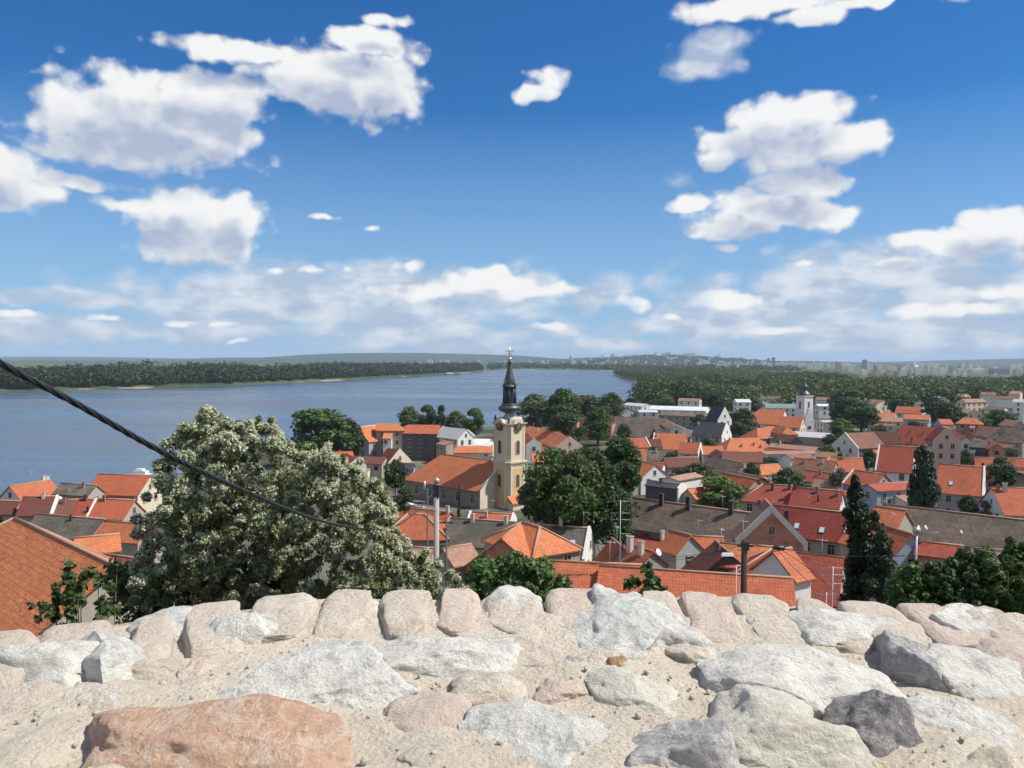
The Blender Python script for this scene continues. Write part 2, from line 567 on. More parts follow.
def mat_leaf(name, lo, hi, trans=0.28, rnd=0.25, scale=0.6, spec=0.3):
    m = bpy.data.materials.new(name)
    m.use_nodes = True
    m.node_tree.nodes.clear()
    nt = NT(m.node_tree)
    b = nt.new('ShaderNodeBsdfPrincipled')
    geo = nt.new('ShaderNodeNewGeometry')
    rp = geo.outputs['Random Per Island']
    pos = nt.noise(geo.outputs['Position'], scale, 4, 0.6)
    f = nt.math('MULTIPLY_ADD', rp, 0.55, nt.math('MULTIPLY_ADD', pos, 1.1, -0.33), clamp=True)
    c = nt.mix(f, lo, hi)
    oi = nt.new('ShaderNodeObjectInfo').outputs['Random']
    hv = nt.new('ShaderNodeHueSaturation', ins={'Color': c, 'Value': nt.math('MULTIPLY_ADD', oi, 2 * rnd, 1 - rnd), 'Hue': nt.math('MULTIPLY_ADD', oi, 0.03, 0.485)})
    nt.set(b.inputs['Base Color'], hv.outputs[0])
    b.inputs['Roughness'].default_value = 0.55
    b.inputs['Specular IOR Level'].default_value = spec
    tr = nt.new('ShaderNodeBsdfTranslucent', ins={'Color': hv.outputs[0]})
    mx = nt.new('ShaderNodeMixShader', ins={0: trans, 1: b.outputs[0], 2: tr.outputs[0]})
    nt.new('ShaderNodeOutputMaterial', ins={'Surface': mx.outputs[0]})
    return m


ROOF = {
    'orange': mat_roof('roof_orange', (0.56, 0.18, 0.082), (0.38, 0.112, 0.055), 0.24, (0.26, 0.10, 0.06)),
    'red': mat_roof('roof_red', (0.48, 0.128, 0.07), (0.33, 0.08, 0.046), 0.24, (0.20, 0.07, 0.05)),
    'deep': mat_roof('roof_deep_red', (0.36, 0.090, 0.058), (0.26, 0.052, 0.036), 0.2, (0.15, 0.05, 0.04)),
    'maroon': mat_roof('roof_maroon', (0.24, 0.075, 0.055), (0.14, 0.045, 0.035), 0.35, (0.11, 0.08, 0.06)),
    'rust': mat_roof('roof_rust', (0.36, 0.13, 0.075), (0.21, 0.08, 0.05), 0.45, (0.14, 0.10, 0.075)),
    'brown': mat_roof('roof_brown', (0.255, 0.185, 0.145), (0.13, 0.095, 0.078), 0.42, (0.095, 0.085, 0.068)),
    'grey': mat_roof('roof_grey', (0.225, 0.190, 0.155), (0.12, 0.10, 0.085), 0.45, (0.10, 0.095, 0.075)),
    'slate': mat_roof('roof_slate', (0.075, 0.078, 0.098), (0.045, 0.048, 0.062), 0.1, (0.05, 0.05, 0.05)),
    'pale': mat_roof('roof_pale', (0.42, 0.235, 0.175), (0.27, 0.14, 0.10), 0.35, (0.22, 0.17, 0.13)),
    'white': mat_roof('roof_white_sheet', (0.62, 0.62, 0.62), (0.48, 0.49, 0.5), 0.1, (0.3, 0.3, 0.3), tw=0.8, th=6.0, bump=0.3),
    'greensheet': mat_roof('roof_green_sheet', (0.20, 0.27, 0.25), (0.14, 0.19, 0.18), 0.2, (0.15, 0.15, 0.13), tw=0.8, th=6.0, bump=0.3),
}
WALL = {
    'white': mat_wall('plaster_white', (0.74, 0.73, 0.70), amt=0.25),
    'cream': mat_wall('plaster_cream', (0.66, 0.58, 0.44)),
    'yellow': mat_wall('plaster_yellow', (0.66, 0.43, 0.16), amt=0.25),
    'pink': mat_wall('plaster_pink', (0.62, 0.44, 0.36)),
    'grey': mat_wall('plaster_grey', (0.36, 0.36, 0.35)),
    'dirty': mat_wall('plaster_dirty', (0.40, 0.36, 0.30), amt=0.6),
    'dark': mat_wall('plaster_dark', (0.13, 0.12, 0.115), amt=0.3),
    'charcoal': mat_wall('slate_cladding', (0.085, 0.088, 0.11), amt=0.1),
    'blue': mat_wall('plaster_blue', (0.36, 0.42, 0.50), amt=0.2),
    'brick': mat_brick('brick_wall', (0.42, 0.13, 0.07), (0.52, 0.18, 0.09), (0.45, 0.38, 0.32)),
    'olive': mat_wall('plaster_olive_yellow', (0.55, 0.46, 0.14), amt=0.3),
}
M_PARA = mat_wall('parapet_limewash', (0.70, 0.67, 0.62), amt=0.35)
M_CAP = mat_simple('ridge_mortar', (0.40, 0.24, 0.17), 0.9, var=0.35, scale=2.5)
M_BRICKCH = mat_brick('chimney_brick', (0.30, 0.13, 0.08), (0.22, 0.10, 0.07), (0.3, 0.27, 0.24))
M_CHW = mat_wall('chimney_plaster', (0.60, 0.56, 0.50))
M_CHD = mat_simple('chimney_sooty', (0.07, 0.055, 0.05), 0.9, rnd=0.3)
M_FRAME = mat_simple('window_frame_paint', (0.42, 0.38, 0.33), 0.5)
M_GLASS, _nt, _b = mat_new('window_glass')
_b.inputs['Base Color'].default_value = (0.025, 0.03, 0.04, 1)
_b.inputs['Roughness'].default_value = 0.08
M_BARK = mat_simple('bark', (0.11, 0.085, 0.065), 0.95, var=0.4, scale=6, bump=0.6)
M_WHITEMETAL = mat_simple('white_enamel', (0.72, 0.73, 0.72), 0.4)
M_STEEL = mat_simple('galvanised_steel', (0.42, 0.43, 0.44), 0.45, metal=0.6)
M_DARKMETAL = mat_simple('dark_iron', (0.05, 0.05, 0.055), 0.6)
M_GOLD = mat_simple('gilded_metal', (0.75, 0.60, 0.36), 0.35, metal=0.7)
M_COPPER = mat_simple('dark_copper_sheet', (0.075, 0.085, 0.085), 0.45, metal=0.25, var=0.35, scale=1.5)
LEAF = {
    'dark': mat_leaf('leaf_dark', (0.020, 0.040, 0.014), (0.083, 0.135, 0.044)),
    'mid': mat_leaf('leaf_mid', (0.031, 0.065, 0.018), (0.117, 0.186, 0.052)),
    'bright': mat_leaf('leaf_bright', (0.062, 0.131, 0.022), (0.207, 0.324, 0.076)),
    'olive': mat_leaf('leaf_olive', (0.053, 0.075, 0.027), (0.166, 0.207, 0.076)),
    'blossomleaf': mat_leaf('leaf_of_blossom_tree', (0.10, 0.13, 0.06), (0.30, 0.33, 0.17), scale=2.0, rnd=.02),
    'conifer': mat_leaf('leaf_conifer', (0.013, 0.027, 0.015), (0.050, 0.086, 0.039), trans=0.1),
    'bare': mat_leaf('leaf_bare', (0.11, 0.09, 0.07), (0.18, 0.15, 0.12), trans=0.1),
}

# ------------------------------------------------------------------ ground and water
def build_terrain():
    a = np.concatenate([np.arange(-48, 48, 0.28), np.arange(48, 312, 3.0)])
    a = np.radians(a)
    r = 0.8 * 1.0218 ** np.arange(0, 458)
    r = r[r < 15000]
    A, Rr = np.meshgrid(a, r)
    x = Rr * np.sin(A); y = Rr * np.cos(A)
    z = G(x, y)
    # small relief
    n = (np.sin(x * 0.21 + np.sin(y * 0.13) * 2) * np.cos(y * 0.17 + np.sin(x * 0.11) * 2)) * 0.25
    z = z + np.where((z > 1.5) & (Rr > 6), n, 0)
    V = np.stack([x.ravel(), y.ravel(), z.ravel()], 1)
    nr, na = x.shape
    i = np.arange(nr - 1)[:, None] * na
    j = np.arange(na)[None, :]
    j2 = (j + 1) % na
    Q = np.stack([i + j, i + na + j, i + na + j2, i + j2], -1).reshape(-1, 4)
    V = np.vstack([V, [[0, 0, float(z[0, 0])]]])
    m, nt, b = mat_new('ground')
    geo = nt.new('ShaderNodeNewGeometry').outputs['Position']
    s = nt.new('ShaderNodeSeparateXYZ', ins={0: geo})
    n0 = nt.noise(geo, 0.004, 5, 0.6)
    n1 = nt.noise(geo, 0.05, 6, 0.65)
    n2 = nt.noise(geo, 0.8, 5, 0.6)
    field = nt.mix(nt.ramp(n0, 0.4, 0.6), (0.050, 0.072, 0.028), (0.105, 0.120, 0.055))
    vor = nt.new('ShaderNodeTexVoronoi', ins={'Vector': nt.vmath('MULTIPLY', geo, (1, 0.5, 0)), 'Scale': 0.0035})
    field = nt.mix(0.35, field, nt.mix(nt.new('ShaderNodeSeparateXYZ', ins={0: vor.outputs['Color']}).outputs[0], (0.03, 0.055, 0.02), (0.15, 0.15, 0.08)))
    town = nt.mix(nt.ramp(n1, 0.42, 0.6), (0.045, 0.058, 0.028), (0.17, 0.155, 0.13))
    town = nt.mix(nt.math('MULTIPLY', n2, 0.4), town, (0.09, 0.08, 0.065))
    field = nt.mix(nt.ramp(s.outputs[1], 4200, 6500), field, (0.030, 0.052, 0.030))
    c = nt.mix(nt.ramp(s.outputs[1], 600, 950), town, field)
    sand = nt.mix(n1, (0.30, 0.26, 0.20), (0.42, 0.37, 0.30))
    sandm = nt.mix(nt.ramp(n0, 0.50, 0.56), c, sand)
    c = nt.mix(nt.ramp(nt.math('ADD', s.outputs[2], nt.math('MULTIPLY', n1, 1.6)), 1.5, 2.6), sandm, c)
    nt.set(b.inputs['Base Color'], c)
    b.inputs['Roughness'].default_value = 0.95
    b.inputs['Specular IOR Level'].default_value = 0.1
    me = np_mesh('terrain', V, Q, m, smooth=True)
    link('terrain', me, kind='structure')


build_terrain()


def build_water():
    m, nt, b = mat_new('river_water')
    geo = nt.new('ShaderNodeNewGeometry').outputs['Position']
    w1 = nt.noise(nt.vmath('MULTIPLY', geo, (1, 0.8, 1)), 0.5, 4, 0.6)
    w2 = nt.noise(nt.vmath('MULTIPLY', geo, (0.25, 1, 1)), 0.035, 4, 0.6)
    streak = nt.noise(nt.vmath('MULTIPLY', geo, (0.15, 1, 1)), 0.010, 5, 0.55)
    c = nt.mix(nt.ramp(streak, 0.38, 0.62), (0.055, 0.095, 0.150), (0.105, 0.130, 0.160))
    nt.set(b.inputs['Base Color'], c)
    nt.set(b.inputs['Roughness'], nt.ramp(streak, 0.35, 0.65, 0.20, 0.38))
    b.inputs['IOR'].default_value = 1.33
    wind = nt.ramp(nt.noise(nt.vmath('MULTIPLY', geo, (0.35, 1, 1)), 0.006, 4, 0.6), 0.35, 0.65, 0.45, 1.25)
    h = nt.math('MULTIPLY', wind, nt.math('ADD', nt.math('MULTIPLY', w1, 0.22), nt.math('MULTIPLY', w2, 0.7)))
    bp = nt.new('ShaderNodeBump', ins={'Strength': 1.0, 'Distance': 1.0, 'Height': h})
    nt.set(b.inputs['Normal'], bp.outputs[0])
    mb = MB()
    n = 64
    mb.face([(14900 * math.cos(2 * math.pi * k / n), 14900 * math.sin(2 * math.pi * k / n), 0) for k in range(n)])
    mb.build('water', m, kind='structure')


build_water()

# haze: even, pale air round the whole place
m_h = bpy.data.materials.new('haze_air')
m_h.use_nodes = True
m_h.node_tree.nodes.clear()
_h = NT(m_h.node_tree)
_pv = _h.new('ShaderNodeVolumePrincipled')
_pv.inputs['Color'].default_value = (0.66, 0.82, 1.0, 1)
_pv.inputs['Density'].default_value = HAZE
_pv.inputs['Anisotropy'].default_value = 0.0
_h.new('ShaderNodeOutputMaterial', ins={'Volume': _pv.outputs[0]})
_mb = MB()
_mb.box(-15500, 15500, -15500, 15500, -4.0, 175)
_hz = _mb.build('haze', m_h, kind='stuff')

# ------------------------------------------------------------------ houses
NHOUSE = [0]


def win_meshes():
    out = {}
    mb = MB()
    w, h = 0.5, 0.72
    mb.box(-w - .09, -w, -0.07, 0.05, -h - .09, h + .09)
    mb.box(w, w + .09, -0.07, 0.05, -h - .09, h + .09)
    mb.box(-w, w, -0.07, 0.05, h, h + .09)
    mb.box(-w - .14, w + .14, -0.12, 0.05, -h - .16, -h - .09)
    mb.box(-w, w, -0.07, 0.05, -h - .09, -h)
    mb.box(-.03, .03, -0.05, 0.03, -h, h)
    mb.box(-w, -.03, -0.05, 0.03, .22, .27)
    mb.box(.03, w, -0.05, 0.03, .22, .27)
    out['frame'] = mb.mesh('window', M_FRAME)
    mb = MB()
    mb.box(-w, w, -0.02, 0.0, -h, h)
    out['pane'] = mb.mesh('pane', M_GLASS)
    mb = MB()
    mb.box(-.42, .42, -.6, .6, 0, .12); 
    out['sky_frame'] = mb.mesh('skylight', M_DARKMETAL)
    mb = MB()
    mb.box(-.34, .34, -.5, .5, .125, .14)
    out['sky_pane'] = mb.mesh('pane', mat_simple('skylight_glass', (0.45, 0.52, 0.58), 0.1))
    return out


WM = win_meshes()


def window(parent, loc, rz, s=1.0, sx=None):
    f = link('window', WM['frame'], parent, loc, rz)
    f.scale = (sx or s, 1, s)
    p = link('pane', WM['pane'], f)
    return f


def chimney_mesh(w, d, h, mat):
    mb = MB()
    mb.box(-w / 2, w / 2, -d / 2, d / 2, -1.2, h - .12)
    mb.box(-w / 2 - .07, w / 2 + .07, -d / 2 - .07, d / 2 + .07, h - .12, h)
    mb.box(-w / 2 + .12, w / 2 - .12, -d / 2 + .12, d / 2 - .12, h, h + .03, mi=1)
    return mb.mesh('chimney', [mat, M_CHD])


CHM = {'b': chimney_mesh(.62, .5, 1.3, M_BRICKCH), 'w': chimney_mesh(.6, .5, 1.4, M_CHW), 'd': chimney_mesh(.62, .6, 1.7, M_CHD), 'W': chimney_mesh(1.0, .7, 2.2, M_CHW)}


def house(label, roof, wall, r, e, H=8.0, d=None, pitch=38, hip=(0, 0), ch=(), par=(0, 0), win=1, sky=(), name='house', cat='house', rd=None,
          caps=None, maxL=45, ext=(0, 0), side2=None, group=None, parm=None, wcap=15, flat_w=None, endwall=None, annex=True, face=None):
    """r ridge end pixels, e a pixel on the eave that faces the camera; H ridge height over the ground or d depth of ridge end 1"""
    p1 = hit(r[0], r[1], H, d)
    z = p1.z
    p2 = at_z(r[2], r[3], z) if rd is None else at_y(r[2], r[3], rd)
    p2.z = z
    u = (p2 - p1); u.z = 0
    L = u.length
    if L > maxL:
        u = u * (maxL / L); p2 = p1 + u; L = maxL
    u.normalize()
    nrm = Vector((-u.y, u.x, 0))
    tp = math.tan(R(pitch))
    best = None
    for s in (1, -1):
        n = nrm * s
        N = Vector((n.x * tp, n.y * tp, 1))
        v = ray(*e)
        o = Vector((0, 0, CAMZ))
        den = v.dot(N)
        if abs(den) < 1e-6: continue
        t = (p1 - o).dot(N) / den
        if t <= 0: continue
        q = o + v * t
        w = (q - p1).dot(n)
        fac = n.dot(Vector((-v.x, -v.y, 0)).normalized())
        if w > 0.5 and (best is None or (fac > best[1])):
            best = (w, fac, s)
    w = best[0] if best else 4.0
    w0 = w
    if flat_w: w = flat_w
    w = max(2.2, min(wcap, w))
    w2 = min(w, 8.0) if side2 is None else side2     # far side half width
    w2 = w
    c = (p1 + p2) / 2
    ang = math.atan2(u.y, u.x)
    # make local -y face the camera
    if Vector((math.sin(ang), -math.cos(ang))).dot(Vector((-c.x, -c.y))) < 0:
        ang += math.pi
        hip = (hip[1], hip[0]); par = (par[1], par[0]); ext = (ext[1], ext[0])
        flip = True
    else:
        flip = False
    gz = min(g1(c.x, c.y), z - 2.5)
    eh = z - w * tp - gz
    if DEBUG:
        print('HOUSE %-60s y=%.0f L=%.1f w=%.1f(%.1f) ridge=%.1f eaveH=%.1f' % (label[:60], c.y, L, w, w0, z - gz, eh))
    if eh < 1.2:
        tp = (z - gz - 1.2) / w; eh = 1.2
    root = empty(name, (c.x, c.y, gz), ang, label=label, cat=cat, group=group)
    zr = z - gz
    o = 0.32
    h2 = L / 2
    hx0 = w * 0.95 if hip[0] else 0.0
    hx1 = w * 0.95 if hip[1] else 0.0
    ex0 = -h2 - ((hx0 + o) if hip[0] else (0.22 if not par[0] else 0.0))
    ex1 = h2 + ((hx1 + o) if hip[1] else (0.22 if not par[1] else 0.0))
    ze = zr - (w + o) * tp
    sl = math.hypot(w + o, (w + o) * tp)
    mb = MB()
    rx0 = -h2 - (0 if hip[0] else (0.22 if not par[0] else 0))
    rx1 = h2 + (0 if hip[1] else (0.22 if not par[1] else 0))
    A, B = (rx0, 0, zr), (rx1, 0, zr)
    f0, f1 = (ex0, -(w + o), ze), (ex1, -(w + o), ze)
    b0, b1 = (ex0, (w + o), ze), (ex1, (w + o), ze)
    mb.face([f0, f1, B, A], uv=[(ex0, -sl), (ex1, -sl), (rx1, 0), (rx0, 0)])
    mb.face([b1, b0, A, B], uv=[(ex1, -sl), (ex0, -sl), (rx0, 0), (rx1, 0)])
    if hip[0]: mb.face([b0, f0, A], uv=[(w, -sl), (-w, -sl), (0, 0)])
    if hip[1]: mb.face([f1, b1, B], uv=[(-w, -sl), (w, -sl), (0, 0)])
    T = 0.16
    dn = lambda p: (p[0], p[1], p[2] - T)
    mb.face([dn(A), dn(B), dn(f1), dn(f0)]); mb.face([dn(B), dn(A), dn(b0), dn(b1)])
    if hip[0]: mb.face([dn(A), dn(f0), dn(b0)])
    if hip[1]: mb.face([dn(B), dn(b1), dn(f1)])
    mb.face([f1, f0, dn(f0), dn(f1)]); mb.face([b0, b1, dn(b1), dn(b0)])
    if hip[0]: mb.face([f0, b0, dn(b0), dn(f0)])
    else:
        mb.face([f0, A, dn(A), dn(f0)]); mb.face([A, b0, dn(b0), dn(A)])
    if hip[1]: mb.face([b1, f1, dn(f1), dn(b1)])
    else:
        mb.face([B, f1, dn(f1), dn(B)]); mb.face([b1, B, dn(B), dn(b1)])
    ro = mb.build('roof', ROOF[roof], root)
    if caps is None: caps = c.y < 230
    if caps:
        cb = MB()
        rr = 0.11 if c.y < 90 else 0.15
        cb.tube([(A[0], A[1], A[2] + .02), (B[0], B[1], B[2] + .02)], rr, 6)
        if hip[0]:
            cb.tube([(A[0], A[1], A[2] + .02), (f0[0], f0[1], f0[2] + .02)], rr, 6); cb.tube([(A[0], A[1], A[2] + .02), (b0[0], b0[1], b0[2] + .02)], rr, 6)
        if hip[1]:
            cb.tube([(B[0], B[1], B[2] + .02), (f1[0], f1[1], f1[2] + .02)], rr, 6); cb.tube([(B[0], B[1], B[2] + .02), (b1[0], b1[1], b1[2] + .02)], rr, 6)
        cb.build('ridge_cap', M_CAP if caps != 'w' else M_PARA, ro)
    # walls
    wb = MB()
    wx0, wx1 = -h2 - hx0, h2 + hx1
    zt = zr - w * tp - 0.09
    bz = -3.0
    for (a, b) in [((wx0, -w), (wx1, -w)), ((wx1, -w), (wx1, w)), ((wx1, w), (wx0, w)), ((wx0, w), (wx0, -w))]:
        ln = math.hypot(b[0] - a[0], b[1] - a[1])
        wb.face([(a[0], a[1], bz), (b[0], b[1], bz), (b[0], b[1], zt), (a[0], a[1], zt)], uv=[(0, bz), (ln, bz), (ln, zt), (0, zt)])
    if not hip[0]: wb.face([(wx0, w, zt), (wx0, -w, zt), (wx0, 0, zr - .09)], uv=[(-w, zt), (w, zt), (0, zr)])
    if not hip[1]: wb.face([(wx1, -w, zt), (wx1, w, zt), (wx1, 0, zr - .09)], uv=[(-w, zt), (w, zt), (0, zr)])
    wo_ = wb.build('wall', WALL[wall], root)
    for k, (pp, xx, sg) in enumerate(((par[0], wx0, -1), (par[1], wx1, 1))):
        if not pp: continue
        pb = MB()
        k2 = 0.28
        poly = [(-w - .3, -3.0), (w + .3, -3.0), (w + .3, zr - (w + .3) * tp + k2), (0.0, zr + k2), (-w - .3, zr - (w + .3) * tp + k2)]
        x0, x1 = (xx - .06, xx + .3) if sg < 0 else (xx - .3, xx + .06)
        pb2 = MB()
        pb2.prism([(a, b) for a, b in poly], x0, x1)
        # prism extrudes along y with poly in x: swap x and y
        pb2.v = [(vy, vx, vz) for (vx, vy, vz) in pb2.v]
        pb2.f = [tuple(reversed(f)) for f in pb2.f]
        pb2.uv = [list(reversed(q)) for q in pb2.uv]
        pb2.build('gable', parm or (WALL[endwall] if endwall else M_PARA), root)
        if face:
            fb = MB(); xf = (xx - .10) if sg < 0 else (xx + .10)
            pl_ = [(xf, -w + .25, -3), (xf, w - .25, -3), (xf, w - .25, zr - w * tp - .5), (xf, 0, zr - .75), (xf, -w + .25, zr - w * tp - .5)]
            fb.face(pl_ if sg > 0 else pl_[::-1], uv=[(a_[1], a_[2]) for a_ in (pl_ if sg > 0 else pl_[::-1])])
            fb.build('gable_face', WALL[face], root)
    hr_ = random.Random(label)
    if annex and win and c.y < 420 and eh > 4.0 and L > 4:
        for k in range(hr_.choice([1, 1, 2])):
            la = L * hr_.uniform(.3, .62); xa = hr_.uniform(-h2, h2 - la); dp_ = hr_.uniform(2.4, 4.2)
            za = zt - hr_.uniform(.5, 1.3); zb = za - dp_ * hr_.uniform(.25, .45)
            if zb < 1.6: zb = 1.6
            if za < zb + .3: continue
            ya = -w - (.02 if k == 0 else .05)
            ab = MB()
            e2 = [(xa - .2, ya - dp_ - .3, zb), (xa + la + .2, ya - dp_ - .3, zb), (xa + la + .2, ya, za), (xa - .2, ya, za)]
            ab.face(e2, uv=[(0, -dp_), (la, -dp_), (la, 0), (0, 0)])
            lo_ = [(x_, y_, z_ - .14) for x_, y_, z_ in e2]
            ab.face(lo_[::-1])
            for i_ in range(3): ab.face([e2[(i_ + 1) % 4], e2[i_ % 4], lo_[i_ % 4], lo_[(i_ + 1) % 4]] if i_ != 2 else [e2[0], e2[3], lo_[3], lo_[0]])
            ar = ab.build('annex_roof', ROOF[hr_.choice([roof, 'orange', 'rust', 'red', 'brown', 'pale'])], root)
            aw = MB()
            aw.face([(xa, ya - dp_, bz), (xa + la, ya - dp_, bz), (xa + la, ya - dp_, zb - .05), (xa, ya - dp_, zb - .05)])
            for sx_, x_ in ((-1, xa), (1, xa + la)):
                q_ = [(x_, ya, bz), (x_, ya - dp_, bz), (x_, ya - dp_, zb - .05), (x_, ya, za - .12)]
                aw.face(q_ if sx_ < 0 else q_[::-1])
            aw.build('annex_wall', WALL[hr_.choice([wall, 'dirty', 'white', 'cream'])], root)
            if zb > 2.3:
                for xx in np.arange(xa + .9, xa + la - .6, 2.2): window(root, (float(xx), ya - dp_ - .02, zb - 1.2), 0, .75)
    if c.y < 260 and hr_.random() < .45 and L > 3:
        xa = hr_.uniform(-h2, h2) * .8; hh_ = hr_.uniform(1.4, 2.6)
        am = MB(); am.tube([(xa, 0, zr - .1), (xa, 0, zr + hh_)], .03, 5); am.tube([(xa - .5, .1, zr + hh_ - .1), (xa + .5, -.1, zr + hh_ - .1)], .02, 4)
        for q_ in (-.4, -.15, .1, .35): am.tube([(xa + q_, -.3, zr + hh_ - .1), (xa + q_, .3, zr + hh_ - .1)], .015, 4)
        am.build('antenna', M_STEEL, root)
    # windows
    if win and c.y < 520:
        faces = [(0, 'f'), (1, 'l'), (2, 'r')]
        n_st = 1 if eh < 4.2 else (2 if eh < 7.5 else 3)
        cnt = 0
        step = 2.7 if c.y < 250 else 3.4
        for st in range(n_st):
            zc = zt - 1.35 - st * 2.9
            if zc < 0.9: zc = max(0.9, zt - 1.2)
            nn = int((wx1 - wx0 - 1.4) / step)
            nn = min(nn, 8)
            for i in range(nn):
                if zt < 1.8: break
                xx = wx0 + (wx1 - wx0) * (i + .5) / nn
                window(root, (xx, -w - .02, zc), 0); cnt += 1
            for (hp, pr, xx, rz) in ((hip[0], par[0], wx0 - .02, -90), (hip[1], par[1], wx1 + .02, 90)):
                if zt < 1.8: break
                xo = xx + (math.copysign(.3 if False else .06, xx) if pr else 0)
                for yy in ((-w * .45, w * .45) if w > 3 else (0,)):
                    window(root, (xo, yy, zc), R(rz))
        for (hp, pr, xx, rz) in ((hip[0], par[0], wx0 - .02, -90), (hip[1], par[1], wx1 + .02, 90)):
            if not hp and (zr - zt) > 2.6:
                xo = xx + (math.copysign(.06, xx) if pr else 0)
                window(root, (xo, 0, zt + (zr - zt) * .32), R(rz), 0.75)
    for cc in ch:
        t, sf, kind = cc[:3]
        if flip: t = 1 - t
        x = rx0 + (rx1 - rx0) * t
        y = -w * sf
        zz = zr - abs(y) * tp
        o2 = link('chimney', CHM[kind], ro, (x, y, zz + .1))
        if len(cc) > 3: o2.scale = (cc[3] * .85,) * 3
        else: o2.scale = (.8, .8, .75)
    for (t, sf) in sky:
        if flip: t = 1 - t
        x = rx0 + (rx1 - rx0) * t
        y = -w * sf
        zz = zr - abs(y) * tp
        o2 = link('skylight', WM['sky_frame'], ro, (x, y, zz + .02))
        o2.rotation_euler = (math.atan(tp), 0, 0)
        link('pane', WM['sky_pane'], o2)
    NHOUSE[0] += 1
    return root

# ------------------------------------------------------------------ the town, house by house
def town():
    h = house
    # --- lower left, towards the river
    h('large near house whose sunlit orange tiled slope fills the lower left corner', 'orange', 'dirty', (15, 518.5, 116, 566), (0, 620), d=49, pitch=33, hip=(1, 0), flat_w=11, win=0, maxL=30)
    h('low house with orange roof and white gable wall nearest the left riverbank', 'orange', 'white', (10, 486, 50, 480), (23, 500), H=8, par=(0, 0), ch=[(.9, -.3, 'W', .9), (.99, -.3, 'W', .8)])
    h('dark red roof cut by the left edge above the mossy grey roof', 'maroon', 'dirty', (-24, 500, 20, 501), (6, 513), H=7, ch=[(.5, .2, 'b')])
    h('small orange roof between the white-gabled river house and long grey roof', 'orange', 'dirty', (62, 489, 80, 489), (70, 496), H=6.0)
    h('worn grey-brown roof on the quay left of the big plain red roof', 'grey', 'dirty', (62, 483, 96, 485), (80, 491), H=8, ch=[(.7, .3, 'b')])
    h('big plain orange-red roof standing alone against the river on the left', 'red', 'cream', (99, 474, 150, 475.5), (118, 494), H=8.5, win=1)
    h('brown-red roof slope directly below the white-gabled river house', 'maroon', 'dirty', (24, 497, 58, 496), (40, 514), H=8, par=(0, 1), ch=[(.6, .1, 'w')])
    h('russet roof between two orange verges, left of the paler red pair', 'maroon', 'dirty', (57, 500, 77, 499.5), (64, 513), H=8, par=(1, 0), ch=[(.4, .3, 'b')])
    h('orange-red roof with sooty chimney left of the pale fire wall', 'red', 'dirty', (76, 499, 97, 499), (86, 516), H=8, par=(0, 1), ch=[(.5, .1, 'd', .7), (.9, .8, 'd', .7)])
    h('orange-red roof right of the pale fire wall, beside the blossoming tree', 'red', 'dirty', (99, 499, 134, 500), (112, 518), H=8, ch=[(.2, .1, 'b')])
    h('long mossy grey-brown roof right behind the large near orange roof', 'grey', 'dirty', (38, 514, 104, 519), (62, 536), H=8.5, par=(0, 0), ch=[(.55, .2, 'd', .6)])
    h('small orange roof peeping between near orange roof and blossoming tree', 'orange', 'dirty', (76, 538, 118, 534), (92, 552), d=92, pitch=30, win=0)
    h('red roof half hidden behind the left side of the blossoming tree', 'orange', 'dirty', (106, 521, 150, 524), (118, 540), H=8, win=0)
    h('orange-red roof glimpsed low through the left edge of the blossoming tree', 'red', 'dirty', (96, 553, 150, 560), (100, 588), d=70, pitch=36, win=0)
    # --- riverside cluster in the middle
    h('tall orange-roofed house with bare grey gable and white dormered front by the river', 'orange', 'grey', (358, 427, 379, 425), (371, 441), H=12, annex=False, pitch=42, caps='w', ch=[(.9, .2, 'w')])
    h('smaller orange roof stepping out behind the grey-gabled river house', 'orange', 'dirty', (377, 423.5, 397, 423.5), (388, 430), H=13, hip=(0, 1))
    h('red-roofed guesthouse with dark open balconies facing the hill', 'red', 'dark', (408, 424.5, 440, 425), (414, 433), H=12.5, annex=False, hip=(1, 0), pitch=30)
    h('white gabled house with arched windows right of the balcony guesthouse', 'white', 'white', (443, 426.5, 466, 429), (460, 439), H=12, pitch=40, par=(1, 0), parm=WALL['pink'])
    h('small house with white gable and sliver of red roof among riverside trees', 'red', 'white', (468, 430, 463, 428), (479, 440), H=10, par=(1, 0), parm=WALL['white'])
    h('low pale flat-pitched shed roof below the white riverside gables', 'white', 'white', (455, 438, 490, 439), (470, 445), H=7.5, pitch=14)
    h('orange roof with white sheds in front, left of the church tower', 'orange', 'white', (455, 446, 492, 446), (470, 452), H=8, pitch=35, ch=[(.05, .3, 'w')])
    h('white lean-to building with grey roof pressed behind the church nave', 'grey', 'white', (456, 455, 492, 456), (470, 461), H=7, pitch=25)
    h('maroon-roofed cottage with cream gable left of the church nave', 'maroon', 'cream', (400, 449.5, 388, 448), (382, 462), H=8.5, pitch=42, par=(1, 0), parm=WALL['cream'])
    h('low red roofs with small white gable beside the blossoming tree top', 'red', 'white', (357, 459, 340, 449), (344, 463), H=7, pitch=38, par=(1, 0), parm=WALL['white'])
    h('red roof cluster right at the top edge of the blossoming tree', 'red', 'dirty', (330, 452, 352, 451), (340, 460), H=7.5)
    h('flat mauve-brown roof between red cottages and the maroon cottage', 'maroon', 'dirty', (352, 456, 386, 457), (365, 463), H=6.5, pitch=22)
    h('tiny house with blue tarpaulin roof left of the church nave', 'slate', 'blue', (400, 463, 414, 463), (406, 470), H=5.5, pitch=25, win=0)
    # --- right of the tower
    h('broad orange hipped roof of a two-wing house right of the church tower', 'orange', 'white', (530, 426, 560, 432), (553, 447), H=10, pitch=33, hip=(1, 0), ch=[(.4, .2, 'w'), (.8, .3, 'b')])
